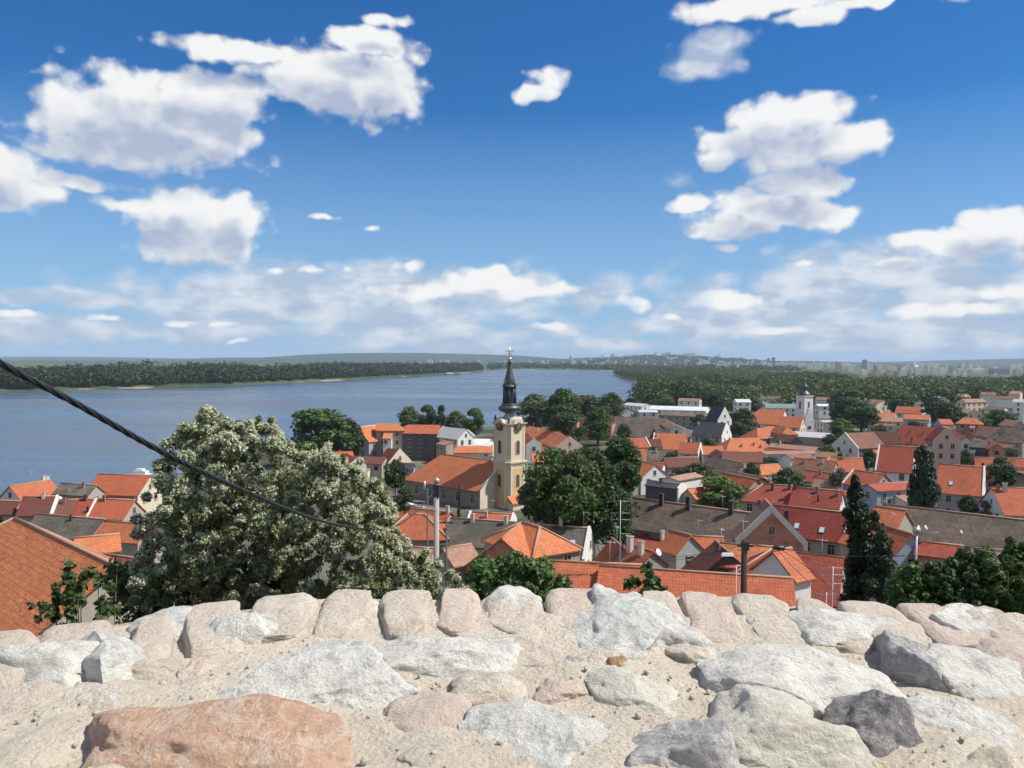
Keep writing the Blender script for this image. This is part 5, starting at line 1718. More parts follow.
# ------------------------------------------------------------------ the distant city
def city():
    mats = []
    for i, (c, dk) in enumerate([((.78, .76, .72), .6), ((.60, .58, .56), .55), ((.80, .76, .68), .6), ((.50, .34, .26), .5), ((.30, .36, .46), .5)]):
        m, nt, b = mat_new('far_facade_%s' % 'abcde'[i])
        o = nt.new('ShaderNodeTexCoord').outputs['Object']
        s = nt.new('ShaderNodeSeparateXYZ', ins={0: o})
        st = nt.ramp(nt.math('FRACT', nt.math('DIVIDE', s.outputs[2], 3.0)), .42, .55)
        col = nt.math('FRACT', nt.math('DIVIDE', nt.math('ADD', s.outputs[0], s.outputs[1]), 3.5))
        f = nt.math('MULTIPLY', st, nt.ramp(col, .3, .45))
        nt.set(b.inputs['Base Color'], nt.mix(f, c, tuple(x * dk for x in c)))
        b.inputs['Roughness'].default_value = .7
        mats.append(m)
    g = random.Random(17)

    def block(name, label, px, dd, ytop, wpx, mi, group=None, dep=None, h=None, crown=None, cat='building'):
        p = at_y(px, ytop, dd)
        gz = g1(p.x, p.y)
        hh = max(4, (p.z - gz)) if h is None else h
        w = wpx * dd / F
        dp = dep or max(10, w * .5)
        mb = MB()
        mb.box(-w / 2, w / 2, -dp / 2, dp / 2, -3, hh)
        # roof structure set back from the parapet
        mb.box(-w * .22, w * .22, -dp * .25, dp * .25, hh + .01, hh + 2.4, mi=0)
        if crown: crown(mb, w, dp, hh)
        mb.build(name, mats[mi], None, label=label, cat=cat, group=group).location = (p.x, p.y, gz)
        o = bpy.context.scene.objects[-1] if False else None
    lab = 'pale distant city block a few pixels tall on the right skyline'
    for i in range(230):
        px = g.uniform(700, 1045)
        dd = g.uniform(3200, 5600) if px < 850 or g.random() < .5 else g.uniform(1500, 3200)
        yt = 360 + 5.2 * (px - 640) / 400 + g.uniform(-1.0, 8)
        hz = 360 + (px - 512) * .0052
        hmax = g.uniform(9, 15 + dd * .005)
        top = hz + (40 - 4 - hmax) * F / dd
        block('city_block', lab, px, dd, top, g.choice([1.5, 2, 2.5, 3, 4, 5, 7]), g.choice([0, 0, 0, 1, 2, 2, 2, 3]), group='blocks of the distant city skyline')
    lab = 'small pale house or block on the wooded hills beyond the river'
    for i in range(140):
        px = g.choice([g.uniform(585, 760), g.uniform(600, 730), g.uniform(430, 600)])
        dd = g.uniform(4000, 7200)
        block('hillside_house', lab, px, dd, 0, g.choice([1.5, 2, 2.5, 3.5, 5]), g.choice([0, 0, 2, 2, 3]), group='pale houses on the far hills', h=g.choice([9, 12, 15, 22, 30]))
    # landmarks
    block('tower_block', 'left slab of the pair of thin twin towers on the skyline', 768.5, 3600, 358.5, 2.2, 4)
    block('tower_block', 'right slab of the pair of thin twin towers on the skyline', 773.5, 3600, 357.5, 2.6, 4)
    block('tower_block', 'dark blue square high-rise standing alone on the skyline', 864.7, 3300, 360, 4.2, 4)
    block('tower_block', 'thin brownish tower between the dark high-rise and the white spire', 889.5, 3500, 363.5, 2.4, 1)
    block('office_block', 'broad deep blue glass block at far right of the skyline', 999, 2300, 368.5, 16, 4)
    block('office_block', 'pale cream block touching the deep blue block', 1013, 2350, 367.5, 8, 2)
    block('office_block', 'small blue block left of the deep blue one', 956, 2500, 370, 9, 4)
    block('office_block', 'pale slab between the two blue blocks', 975, 2500, 369.5, 11, 0)
    # white pointed stadium-like mast
    p = at_y(914, 361.5, 3400); gz = g1(p.x, p.y); H_ = p.z - gz
    mb = MB()
    mb.tube([(0, 0, -2), (3, 0, H_)], [5.5, 1.2], 8); mb.tube([(-14, 0, -2), (16, 0, H_ * .55)], [7, 3], 8); mb.tube([(30, 0, -2), (3, 0, H_ * .9)], [1.5, .8], 6)
    mb.build('pylon', mats[0], None, label='white leaning bridge pylon with stay on the skyline', cat='bridge pylon').location = (p.x, p.y, gz)
    p = at_y(571, 350, 5200); gz = g1(p.x, p.y); H_ = p.z - gz
    mb = MB()
    mb.tube([(0, 0, -2), (0, 0, H_ * .55), (0, 0, H_)], [7.5, 5.0, 1.6], 8); mb.tube([(0, 0, H_ * .5), (0, 0, H_ * .62)], [10, 10], 10)
    mb.build('broadcast_tower', mats[1], None, label='thin broadcasting tower on the hill left of the river bend', cat='tower').location = (p.x, p.y, gz)


city()


# ------------------------------------------------------------------ poles, aerials, cables
def catmull(P_, n):
    out = []
    P_ = [Vector(p) for p in P_]
    for i in range(len(P_) - 1):
        p0 = P_[max(0, i - 1)]; p1 = P_[i]; p2 = P_[i + 1]; p3 = P_[min(len(P_) - 1, i + 2)]
        for k in range(n):
            t = k / n
            out.append(.5 * ((2 * p1) + (p2 - p0) * t + (2 * p0 - 5 * p1 + 4 * p2 - p3) * t * t + (3 * p1 - p0 - 3 * p2 + p3) * t ** 3))
    out.append(P_[-1])
    return out


M_CABLE = mat_simple('black_cable_rubber', (0.022, 0.024, 0.028), 0.45)
kp = [(-60, 326, 4.5), (0, 363, 5.1), (75, 403, 5.6), (150, 445.5, 6.3), (200, 471, 7.0), (250, 493.5, 8.2), (300, 514, 10.2), (340, 525.5, 13), (375, 529.5, 17), (398, 525, 22), (418, 510, 27.5), (435, 490, 33)]
ctr = catmull([at_y(*q) for q in kp], 26)
mb = MB()
acc = 0
angs = [0]
for i in range(1, len(ctr)):
    acc += (ctr[i] - ctr[i - 1]).length
    angs.append(acc * 2 * math.pi / 0.55)
for s in range(4):
    pts = []
    for i, p in enumerate(ctr):
        t = (ctr[min(i + 1, len(ctr) - 1)] - ctr[max(i - 1, 0)]).normalized()
        a = t.cross(Vector((0, 0, 1))).normalized(); b = t.cross(a)
        th = angs[i] + s * math.pi / 2
        pts.append(p + (a * math.cos(th) + b * math.sin(th)) * 0.0132)
    mb.tube(pts, 0.0115, 6)
mb.build('power_cable', M_CABLE, None, label='thick black twisted cable sagging across the river view to the concrete pole', cat='cable')


def pole(label, px, ytop, d, r, mat, name='utility_pole', cat='pole'):
    p = at_y(px, ytop, d); gz = g1(p.x, p.y)
    rt = empty(name, (p.x, p.y, gz), 0, label=label, cat=cat)
    H_ = p.z - gz
    m = MB(); m.tube([(0, 0, -.5), (0, 0, H_)], [r * 1.25, r], 12); m.build('shaft', mat, rt)
    return rt, H_, p


M_CONC = mat_simple('pole_concrete', (0.34, 0.32, 0.29), .85, var=.2, scale=2)
rt, H_, p = pole('pale concrete pole with insulators standing before the church nave', 436.5, 484, 33, .11, M_CONC)
m = MB(); m.box(-.13, .13, -.13, .13, H_ - .55, H_ - .02); m.build('bracket', M_DARKMETAL, rt)
m = MB(); m.tube([(-.1, 0, H_ - .25), (-.45, 0, H_ - .35), (-.5, .0, H_ - .2)], .03, 6); m.tube([(-.5, 0, H_ - .35), (-.5, 0, H_ + .12)], .05, 8); m.build('insulator_arm', M_STEEL, rt)
m = MB(); m.lathe([(.05, H_), (.13, H_ + .05), (.12, H_ + .2), (.03, H_ + .27)], n=12); m.build('cap', M_STEEL, rt)
m = MB(); m.tube([(0, -.1, H_ - 1.1), (-.45, -.5, H_ - .9), (-.8, -.8, H_ - .8)], .03, 6); m.build('lamp_arm', M_STEEL, rt)
m = MB(); m.tube([(-.75, -.75, H_ - .8), (-1.1, -1.05, H_ - .66)], [.07, .1], 8); m.build('lamp_head', M_STEEL, rt)
pA = p
rt, H_, p = pole('thin grey steel pole just left of the concrete pole', 427.5, 487, 36, .035, M_DARKMETAL)
m = MB(); m.lathe([(.03, H_), (.06, H_ + .03), (.06, H_ + .1), (.02, H_ + .16)], n=10); m.build('cap', M_DARKMETAL, rt)
rt, H_, p = pole('short dark steel pole right of the concrete pole', 446.5, 518, 44, .05, M_DARKMETAL)
m = MB(); m.box(-.4, .4, -.04, .04, H_ - .3, H_ - .22); m.build('cross_arm', M_DARKMETAL, rt)

M_TIMBER = mat_simple('tarred_timber', (0.035, 0.028, 0.026), .9, var=.3, scale=4)
rt, H_, p = pole('dark tarred timber pole with white street lamp above the wall', 744.5, 540, 40, .15, M_TIMBER)
m = MB(); m.tube([(0, -.1, H_ - .55), (-.5, -.15, H_ - .45), (-.62, -.15, H_ - .45)], .028, 6); m.build('lamp_arm', M_STEEL, rt)
m = MB(); m.box(-1.22, -.58, -.27, -.03, H_ - .78, H_ - .64, taper=.05); m.build('lamp_head', M_WHITEMETAL, rt)
m = MB(); m.box(-.2, .2, -.18, -.12, H_ - .5, H_ - .1); m.box(-.35, .45, -.05, .05, H_ - .35, H_ - .25); m.build('insulator_box', M_DARKMETAL, rt)
pB = p
lines = [('black wire from the timber pole passing a junction sleeve to the right', [(747, 543, 40), (778, 548.5, 36), (800, 551, 34), (845, 556, 30), (905, 556, 27)], .018),
         ('thin wire running left from the timber pole over the orange cottage', [(742, 545, 40), (700, 556, 44), (655, 562, 50), (625, 560, 56)], .014),
         ('lower thin wire running left from the timber pole', [(742, 556, 40), (700, 554, 42), (650, 560, 46), (618, 552, 55)], .012),
         ('faint service wire sloping down right from the junction sleeve', [(780, 549, 36), (800, 562, 33), (822, 580, 30), (838, 597, 27)], .014),
         ('second service wire sloping down right from the junction sleeve', [(778, 550, 36), (792, 566, 33), (808, 582, 30), (818, 600, 27)], .014)]
for lab, q, r_ in lines:
    m = MB(); m.tube(catmull([at_y(*t) for t in q], 10), r_, 5); m.build('wire', M_CABLE, None, label=lab, cat='wire')
m = MB(); c = at_y(779, 547.5, 36); m.tube([c + Vector((-.28, 0, 0)), c + Vector((-.2, 0, 0)), c + Vector((.2, 0, -.03)), c + Vector((.3, 0, -.04))], [.04, .11, .11, .03], 8)
m.build('junction_sleeve', M_CABLE, None, label='black junction sleeve hanging on the wire right of the timber pole', cat='cable joint')


def aerial(label, px, ytop, d, rows, w=.55, ybot=None):
    rt, H_, p = pole(label, px, ytop, d, .022, M_STEEL, 'television_aerial', 'aerial')
    for i, z in enumerate(rows):
        m = MB()
        m.tube([(-w, 0, H_ - z), (w, 0, H_ - z)], .014, 5)
        for k in range(7):
            x = -w + 2 * w * k / 6
            m.tube([(x, -.22, H_ - z), (x, .22, H_ - z)], .009, 4)
        m.build('antenna', M_STEEL, rt)


aerial('tall thin mast with stacked antennas right of the central tree clump', 620.5, 500, 60, (.1, 1.0, 1.5, 2.6), .75)
aerial('short aerial in front of the ribbed orange roof left of the timber pole', 736.5, 565, 45, (.05, .5))
aerial('aerial against the near skylight roof close to the conifer', 833, 566, 40, (.1, .45, .9))
aerial('small aerial left of the vertical aerial near the skylight roof', 826.5, 592, 40, (.1,))


M_DISH = mat_simple('dish_paint', (0.55, 0.56, 0.56), .7)


def dish(label, px, py, d, r=.42, face=(.6, -.6, .5), group=None):
    c = at_y(px, py, d)
    rt = empty('satellite_dish', c, 0, label=label, cat='satellite dish', group=group)
    m = MB()
    m.lathe([(.02, 0), (r * .5, r * .06), (r * .8, r * .16), (r, r * .27), (r * .97, r * .29), (.02, .03)], n=20)
    o = m.build('reflector', M_DISH, rt)
    q = Vector(face).to_track_quat('Z', 'Y'); o.rotation_mode = 'QUATERNION'; o.rotation_quaternion = q
    m = MB(); f = Vector(face).normalized() * r * .9
    m.tube([(0, 0, -r), f * .6 + Vector((0, 0, -r * .3)), f], .02, 5); m.tube([(0, .1, -r * 2.5), (0, .1, 0)], .03, 6)
    m.build('feed_arm', M_STEEL, rt)


dish('left white satellite dish on the grey cottage front', 650.5, 556.5, 90, .62)
dish('right smaller dish on the grey cottage front', 658, 552.5, 90, .45)
dish('left of two white dishes above the long dark brown roof', 918.5, 527.5, 100, .3)
dish('right of two white dishes above the long dark brown roof', 925.5, 527.5, 100, .3)
dish('lone white dish on the long dark brown roof', 961, 532, 112, .28)
dish('white dish on the left slope of the mossy roofs near the river', 59, 500, 150, .7)
rt, H_, p = pole('grey vent pole between the brick-orange house and the shrubs', 916.5, 533, 92, .13, M_STEEL, 'vent_pole', 'pole')
m = MB(); m.lathe([(.22, H_), (.42, H_ + .1), (.42, H_ + .5), (.1, H_ + .7)], n=12); m.build('cowl', M_STEEL, rt)


# boats on the river
def boat(name, label, px, py, L, W_, mat, rz, house_=True):
    p = at_z(px, py, 0)
    rt = empty(name, (p.x, p.y, 0), rz, label=label, cat='boat')
    m = MB()
    n = 10
    top, bot = [], []
    for i in range(n + 1):
        t = i / n
        w = W_ / 2 * (1 - max(0, (t - .7) / .3) ** 2) * (1 if t > .05 else .85)
        top.append((-L / 2 + L * t, w)); bot.append((-L / 2 + L * (.02 + .93 * t), w * .7))
    for s in (1, -1):
        for i in range(n):
            a = [(top[i][0], s * top[i][1], 1.4), (top[i + 1][0], s * top[i + 1][1], 1.4), (bot[i + 1][0], s * bot[i + 1][1], -.4), (bot[i][0], s * bot[i][1], -.4)]
            m.face(a if s > 0 else a[::-1])
    m.face([(x, w, 1.3) for x, w in top] + [(x, -w, 1.3) for x, w in reversed(top)])
    m.build('hull', mat, rt)
    if house_:
        c = MB(); c.box(-L * .38, L * .2, -W_ * .36, W_ * .36, 1.3, 3.6); c.box(-L * .3, L * .05, -W_ * .3, W_ * .3, 3.61, 5.2, taper=.2); c.build('cabin', M_WHITEMETAL, rt)


boat('river_barge', 'tiny dark barge far out near the wooded point', 452, 374.6, 42, 9, M_DARKMETAL, R(8), True)
boat('moored_boat', 'white moored boat just showing left of the blossoming tree', 143, 475.5, 8, 3, M_WHITEMETAL, R(-10), True)
bpy.data.objects['moored_boat'].scale = (1, 1, .45)


def parked_vans():
    mb = MB(); mb.prism([(-2.3, .35), (2.3, .35), (2.35, 1.0), (2.0, 1.25), (1.3, 2.0), (-2.2, 2.05), (-2.35, 1.2)], -.9, .9)
    body = mb.mesh('body', M_WHITEMETAL)
    mb = MB(); mb.prism([(1.35, 1.28), (1.92, 1.28), (1.3, 1.9), (.4, 1.9), (.4, 1.28)], -.92, .92)
    glass = mb.mesh('window', M_GLASS)
    wm = MB(); wm.tube([(0, -.12, 0), (0, .12, 0)], .34, 14)
    wheel = wm.mesh('wheel', M_DARKMETAL)
    for i, (px, py) in enumerate([(866, 427.5), (875, 428.2), (885, 429), (894, 428.4)]):
        p = at_z(px, py, 5.4); gz = g1(p.x, p.y)
        rt = empty('parked_van', (p.x, p.y, gz + .1), R([8, -12, 170, 5][i]), label='white van parked before the orange ridge row at right', cat='van', group='white vans parked in the far yard')
        link('body', body, rt); link('window', glass, rt)
        for x in (-1.45, 1.45):
            for y in (-.82, .82): link('wheel', wheel, rt, (x, y, .34))


parked_vans()

# ------------------------------------------------------------------ the stone wall in the foreground
WT = 39.1     # wall top


def mat_rock(name, c1, c2, c3, vein=(.75, .73, .70), vs=6.0, speck=.3):
    m, nt, b = mat_new(name)
    geo = nt.new('ShaderNodeTexCoord').outputs['Object']
    oi = nt.new('ShaderNodeObjectInfo').outputs['Random']
    p = nt.vmath('ADD', geo, nt.new('ShaderNodeCombineXYZ', ins={0: nt.math('MULTIPLY', oi, 33.0), 1: nt.math('MULTIPLY', oi, 71.0)}).outputs[0])
    n1 = nt.noise(p, 3.5, 8, .68, dist=.25)
    n2 = nt.noise(p, 17, 9, .74)
    n3 = nt.noise(p, 60, 6, .7)
    c = nt.mix(nt.ramp(n1, .35, .62), c1, c2)
    c = nt.mix(nt.math('MULTIPLY', nt.ramp(n2, .50, .62), .85), c, c3)
    v = nt.noise(nt.vmath('MULTIPLY', p, (1, .45, 1.6)), vs, 6, .6, dist=1.4)
    vv = nt.ramp(nt.math('ABSOLUTE', nt.math('SUBTRACT', v, .5)), .035, 0.0)
    c = nt.mix(nt.math('MULTIPLY', vv, .65), c, vein)
    sp = nt.ramp(n3, .53, .66)
    c = nt.mix(nt.math('MULTIPLY', sp, speck), c, tuple(x * .42 for x in c2))
    sp2 = nt.ramp(nt.noise(p, 110, 3, .6), .60, .7)
    c = nt.mix(nt.math('MULTIPLY', sp2, speck * .8), c, (.8, .78, .74))
    nt.set(b.inputs['Base Color'], c)
    b.inputs['Roughness'].default_value = .85
    b.inputs['Specular IOR Level'].default_value = .25
    h = nt.math('ADD', nt.math('MULTIPLY', n2, .034), nt.math('MULTIPLY', n3, .009))
    ck = nt.new('ShaderNodeTexVoronoi', feature='DISTANCE_TO_EDGE', ins={'Vector': nt.vmath('ADD', p, nt.vmath('MULTIPLY', nt.noise(p, 5, 4, out=1), (.25, .25, .25))), 'Scale': 7.0})
    crk = nt.ramp(ck.outputs['Distance'], 0.0, .035)
    h = nt.math('ADD', h, nt.math('MULTIPLY', crk, .0022))
    bp = nt.new('ShaderNodeBump', ins={'Strength': .9, 'Distance': 1.0, 'Height': h})
    nt.set(b.inputs['Normal'], bp.outputs[0])
    return m


RK = {
    'white': mat_rock('rock_white', (.78, .75, .68), (.66, .64, .58), (.50, .49, .45), vein=(.82, .79, .72)),
    'grey': mat_rock('rock_grey_white', (.75, .73, .67), (.60, .60, .55), (.38, .39, .375), vein=(.80, .77, .70)),
    'beige': mat_rock('rock_beige', (.68, .60, .50), (.60, .525, .43), (.53, .465, .38), vein=(.68, .60, .50), speck=.35),
    'pinkish': mat_rock('rock_pinkish', (.68, .56, .475), (.61, .49, .41), (.58, .50, .42), vein=(.68, .58, .48), speck=.35),
    'red': mat_rock('rock_reddish', (.62, .41, .285), (.54, .34, .235), (.67, .51, .38), vein=(.68, .57, .47), speck=.4),
    'charcoal': mat_rock('rock_charcoal', (.25, .24, .235), (.14, .135, .135), (.36, .345, .33), vein=(.44, .42, .40), speck=.5),
    'dark': mat_rock('rock_dark_grey', (.50, .49, .475), (.36, .355, .345), (.62, .60, .57), vein=(.64, .61, .57), speck=.5),
    'mottled': mat_rock('rock_mottled', (.64, .57, .46), (.56, .43, .30), (.45, .43, .37), vein=(.74, .66, .52), vs=4.0),
    'green': mat_rock('rock_green_cream', (.72, .69, .59), (.62, .60, .51), (.74, .69, .58), vein=(.74, .69, .57)),
    'sand': mat_rock('rock_sandy', (.68, .60, .48), (.60, .52, .41), (.72, .65, .54), speck=.5),
    'ochre': mat_rock('rock_ochre', (.50, .30, .15), (.40, .24, .13), (.58, .42, .26)),
}


def mat_mortar():
    m, nt, b = mat_new('sandy_mortar')
    p = nt.new('ShaderNodeTexCoord').outputs['Object']
    n1 = nt.noise(p, 2.2, 6, .6)
    n2 = nt.noise(p, 38, 7, .75)
    n3 = nt.noise(p, 120, 4, .7)
    c = nt.mix(nt.ramp(n1, .38, .62), (.64, .57, .465), (.56, .49, .39))
    c = nt.mix(nt.math('MULTIPLY', nt.ramp(n2, .48, .64), .6), c, (.69, .63, .53))
    v = nt.new('ShaderNodeTexVoronoi', ins={'Vector': p, 'Scale': 55.0})
    vc = nt.new('ShaderNodeSeparateXYZ', ins={0: v.outputs['Color']}).outputs[0]
    c = nt.mix(nt.math('MULTIPLY', nt.ramp(v.outputs['Distance'], .42, .28), nt.ramp(vc, .62, .7)), c, (.54, .48, .39))
    c = nt.mix(nt.math('MULTIPLY', nt.ramp(n3, .58, .68), .5), c, (.34, .27, .19))
    nt.set(b.inputs['Base Color'], c)
    b.inputs['Roughness'].default_value = .95
    b.inputs['Specular IOR Level'].default_value = .15
    h = nt.math('ADD', nt.math('MULTIPLY', n2, .015), nt.math('MULTIPLY', n3, .005))
    h = nt.math('ADD', h, nt.math('MULTIPLY', nt.ramp(v.outputs['Distance'], .5, .1), .003))
    bp = nt.new('ShaderNodeBump', ins={'Strength': 1.0, 'Distance': 1.0, 'Height': h})
    nt.set(b.inputs['Normal'], bp.outputs[0])
    return m


M_MORTAR = mat_mortar()


def ico(sub):
    import bmesh
    bm = bmesh.new()
    bmesh.ops.create_icosphere(bm, subdivisions=sub, radius=1.0)
    V = np.array([v.co[:] for v in bm.verts]); Fc = np.array([[v.index for v in f.verts] for f in bm.faces])
    bm.free()
    return V, Fc


ICO = {4: ico(4), 5: ico(5), 6: ico(6)}
KN = [None]


def fbm(V, seed, sc_, oct_=3):
    out = np.empty(len(V))
    off = Vector((seed * 3.17, seed * 1.31, seed * 7.7))
    for i, v in enumerate(V):
        out[i] = noise.fractal(Vector(v) * sc_ + off, 1.0, 2.0, oct_)
    return out


def rock_mesh(seed, sx, sy, sz, mat, cuts=14, sub=5, rough=.035, boxy=0.0, lo=.62, hi=.95, spike=None):
    V, Fc = ICO[sub]
    V = V.copy()
    g = np.random.default_rng(seed)
    if boxy:
        q = np.abs(V) ** (1 - boxy) * np.sign(V)
        V = q / np.max(np.abs(q), axis=1, keepdims=True) * (0.75 + .25 * (1 - boxy)) if boxy > .9 else q
    for i in range(cuts):
        n = g.normal(size=3); n[2] *= .8; n /= np.linalg.norm(n)
        off = g.uniform(lo, hi)
        dd = V @ n
        V -= np.maximum(0, dd - off)[:, None] * n * g.uniform(.8, 1.0)
    n0 = V / (np.linalg.norm(V, axis=1, keepdims=True) + 1e-9)
    if spike:
        ax = np.array(spike[:3], float); ax /= np.linalg.norm(ax)
        dd = np.clip(n0 @ ax, 0, 1) ** spike[4]
        V += ax * (dd * spike[3])[:, None]
    d1 = fbm(V, seed, 1.6, 3) * .13 + fbm(V, seed + 5, 6.0, 4) * rough
    V = V + n0 * d1[:, None]
    V = V * np.array([sx, sy, sz])
    me = np_mesh('stone', V, Fc, mat, smooth=True)
    try:
        me.set_sharp_from_angle(angle=R(38))
    except Exception:
        pass
    return me


wall_root = empty('stone_wall', (0, 0, WT), 0, label='broad rough wall of pale rocks set in sandy mortar across the foreground', cat='stone wall')


def back_y(x):
    """depth of the wall's outer edge at x, taken from the photo's coping line"""
    return np.interp(x, [-6, -1.95, -1.65, -1.2, -.75, 0, .8, 1.6, 2.2, 6], [1.2, 2.45, 2.62, 2.88, 3.02, 3.06, 3.02, 2.98, 2.9, 2.4])


def bed():
    xs = np.linspace(-5.2, 5.2, 520)
    ts = np.linspace(0, 1, 150)
    X, Tt = np.meshgrid(xs, ts)
    yb = back_y(X) - .06
    y0 = 0.55
    Y = y0 + (yb - y0) * Tt
    Z_ = np.zeros_like(X)
    for i in range(X.shape[0]):
        for j in range(X.shape[1]):
            v = Vector((X[i, j], Y[i, j], 0))
            Z_[i, j] = noise.fractal(v * 2.2, 1.0, 2.0, 3) * .028 + noise.fractal(v * 13, .8, 2.0, 4) * .008 + noise.noise(v * 45) * .004
    e_ = yb - Y
    Z_ += .008 + .030 * np.clip(1 - np.abs(e_ - .36) / .26, 0, 1) - .07 * np.clip(1 - e_ / .16, 0, 1)
    nr, na = X.shape
    V = np.stack([X.ravel(), Y.ravel(), Z_.ravel()], 1)
    i = np.arange(nr - 1)[:, None] * na; j = np.arange(na - 1)[None, :]
    Q = np.stack([i + j, i + j + 1, i + na + j + 1, i + na + j], -1).reshape(-1, 4)
    link('mortar_bed', np_mesh('mortar_bed', V, Q, M_MORTAR, smooth=True), wall_root)
    mb = MB()
    n = 40
    bx = np.linspace(-5.2, 5.2, n)
    for a, b in zip(bx[:-1], bx[1:]):
        ya, yb_ = float(back_y(a)) - .06, float(back_y(b)) - .06
        mb.face([(b, yb_, -.03), (a, ya, -.03), (a, ya, -5), (b, yb_, -5)][::-1], uv=[(b, 0), (a, 0), (a, -5), (b, -5)][::-1])
        mb.face([(a, .55, -.03), (b, .55, -.03), (b, .55, -2), (a, .55, -2)][::-1])
    mb.face([(5.2, .55, -.03), (5.2, float(back_y(5.2)) - .06, -.03), (5.2, float(back_y(5.2)) - .06, -5), (5.2, .55, -5)])
    mb.face([(-5.2, .55, -.03), (-5.2, .55, -5), (-5.2, float(back_y(-5.2)) - .06, -5), (-5.2, float(back_y(-5.2)) - .06, -.03)])
    mb.build('outer_face', M_MORTAR, wall_root)


bed()


FOOT = []


def stone(px, py, wpx, hpx, mat, label=None, h=.10, rz=0, cuts=13, seed=None, sub=5, boxy=0, rough=.035, sink=.25, name='stone', spike=None, lo=.6, hi=.95, tilt=(0, 0), dk=1.0):
    """px, py centre, wpx, hpx size in the picture; footprint worked out on the wall top"""
    h *= .5; sink = 1.6
    c = at_z(px, py, WT)
    w = wpx * c.y / F / 2
    near = at_z(px, py + hpx / 2, WT).y
    far = at_z(px, py - hpx / 2, WT + h * .75).y
    dep = max(w * .28, (far - near) / 2) * dk
    cy = (far + near) / 2
    c = at_z(px, py, WT)
    x = (px - 512) / F * cy
    s = seed if seed is not None else int(px * 7 + py)
    me = rock_mesh(s, w * (1.34 if wpx > 95 else 1.22), dep * (1.36 if wpx > 95 else 1.24), h * (1 + sink) * 1.0, mat, cuts, sub, rough, boxy, lo, hi, spike)
    o = link(name, me, wall_root, (x, cy, -h * sink * .5))
    o.rotation_euler = (R(tilt[0]), R(tilt[1]), R(rz))
    if label: o['label'] = label
    FOOT.append((x, cy, max(w, .02), max(dep, .02)))
    return o


# coping slabs along the outer edge: pixel of left and right ends and top line
COP = [(-90, -10, 640, 'beige'), (-2, 76, 630, 'beige'), (77, 143, 622, 'pinkish'), (158, 197, 612, 'beige'), (203, 264, 603, 'beige'), (266, 329, 596, 'beige'), (331, 384, 591, 'beige'), (385, 438, 591, 'beige'),
       (439, 484, 590, 'pinkish'), (545, 604, 590, 'pinkish'), (630, 672, 592, 'beige'), (673, 722, 593, 'pinkish'), (724, 776, 596, 'beige'), (777, 830, 600, 'beige'), (832, 888, 603, 'beige'), (890, 945, 605, 'pinkish'),
       (996, 1060, 612, 'beige'), (1062, 1120, 616, 'beige'), (948, 994, 608, 'beige'), (486, 540, 592, 'beige')]
for i, (xa, xb, yt, mt) in enumerate(COP):
    px = (xa + xb) / 2
    top = .058
    far = at_z(px, yt, WT + top)
    w = (xb - xa) * far.y / F / 2
    dep = .21
    seed = 300 + i
    g = np.random.default_rng(seed)
    V, Fc = ICO[5]
    V = V.copy()
    q = np.sign(V) * np.abs(V) ** .38
    for k in range(4):
        a = g.uniform(0, 6.28); n = np.array([math.cos(a), math.sin(a), g.uniform(-.1, .3)]); n /= np.linalg.norm(n)
        dd = q @ n; q -= np.maximum(0, dd - g.uniform(.86, 1.0))[:, None] * n
    n0 = V
    q = q + n0 * (fbm(q, seed, 1.7, 3) * .07 + fbm(q, seed + 2, 7, 3) * .022)[:, None]
    q[:, 0] *= w * 1.03; q[:, 1] *= dep; q[:, 2] *= .085
    q[:, 2] += q[:, 1] * .10
    me = np_mesh('coping_stone', q, Fc, RK[mt], smooth=True)
    o = link('coping_stone', me, wall_root, (far.x, far.y - dep * .92, top - .085))
    sl = math.atan2(float(back_y(far.x + .1) - back_y(far.x - .1)), .2)
    o.rotation_euler = (0, 0, sl + g.uniform(-.05, .05))

S_ = stone
S_(30, 664, 160, 56, RK['white'], 'flat white stone at the left end of the wall', .13, 5, lo=.5, hi=.8)
S_(112, 664, 120, 52, RK['grey'], 'sharp-edged white-grey stone left of the ochre-spotted boulder', .13, -20, lo=.5, hi=.85)
S_(172, 632, 92, 44, RK['grey'], 'whitish boulder with rusty ochre spot near the left coping', .075, 0)
S_(160, 640, 22, 16, RK['ochre'], 'small rusty ochre stone lodged in the whitish boulder', .06)
S_(247, 637, 84, 34, RK['grey'], None, .10, 10)
S_(130, 694, 110, 44, RK['sand'], None, .03, 10)
S_(196, 672, 34, 22, RK['pinkish'], None, .05)
S_(150, 670, 100, 22, RK['beige'], None, .05, 0)
S_(310, 682, 208, 78, RK['grey'], 'big flat grey-white boulder at left of centre', .10, 8, cuts=18, sub=6, rough=.03, lo=.55, hi=.85)
S_(200, 742, 262, 100, RK['red'], 'largest reddish-brown boulder at the bottom left', .11, -6, cuts=18, sub=6, rough=.028, lo=.6, hi=.88)
S_(430, 713, 82, 44, RK['pinkish'], 'smooth pink elongated stone lying diagonally', .045, 52, cuts=6, rough=.015, lo=.8, hi=1)
S_(460, 650, 165, 56, RK['white'], 'wide creamy white boulder in the middle of the wall', .11, -4, cuts=16, sub=6)
S_(352, 616, 70, 46, RK['green'], None, .06, 20)
S_(512, 613, 66, 48, RK['grey'], 'rounded blue-white boulder on the middle of the coping', .085, 0, cuts=9)
S_(505, 634, 34, 14, RK['ochre'], None, .03, 0)
S_(540, 655, 60, 34, RK['beige'], None, .06, 30)
S_(533, 742, 138, 70, RK['grey'], 'grey-white boulder at the bottom centre', .08, -10, cuts=16, sub=6, lo=.55, hi=.85)
S_(628, 628, 108, 66, RK['grey'], 'pointed grey-white rock with a thin spike on top', .095, 0, spike=(-.30, .45, 1, .34, 60), cuts=15, sub=6)
S_(672, 635, 60, 50, RK['white'], None, .07, 40)
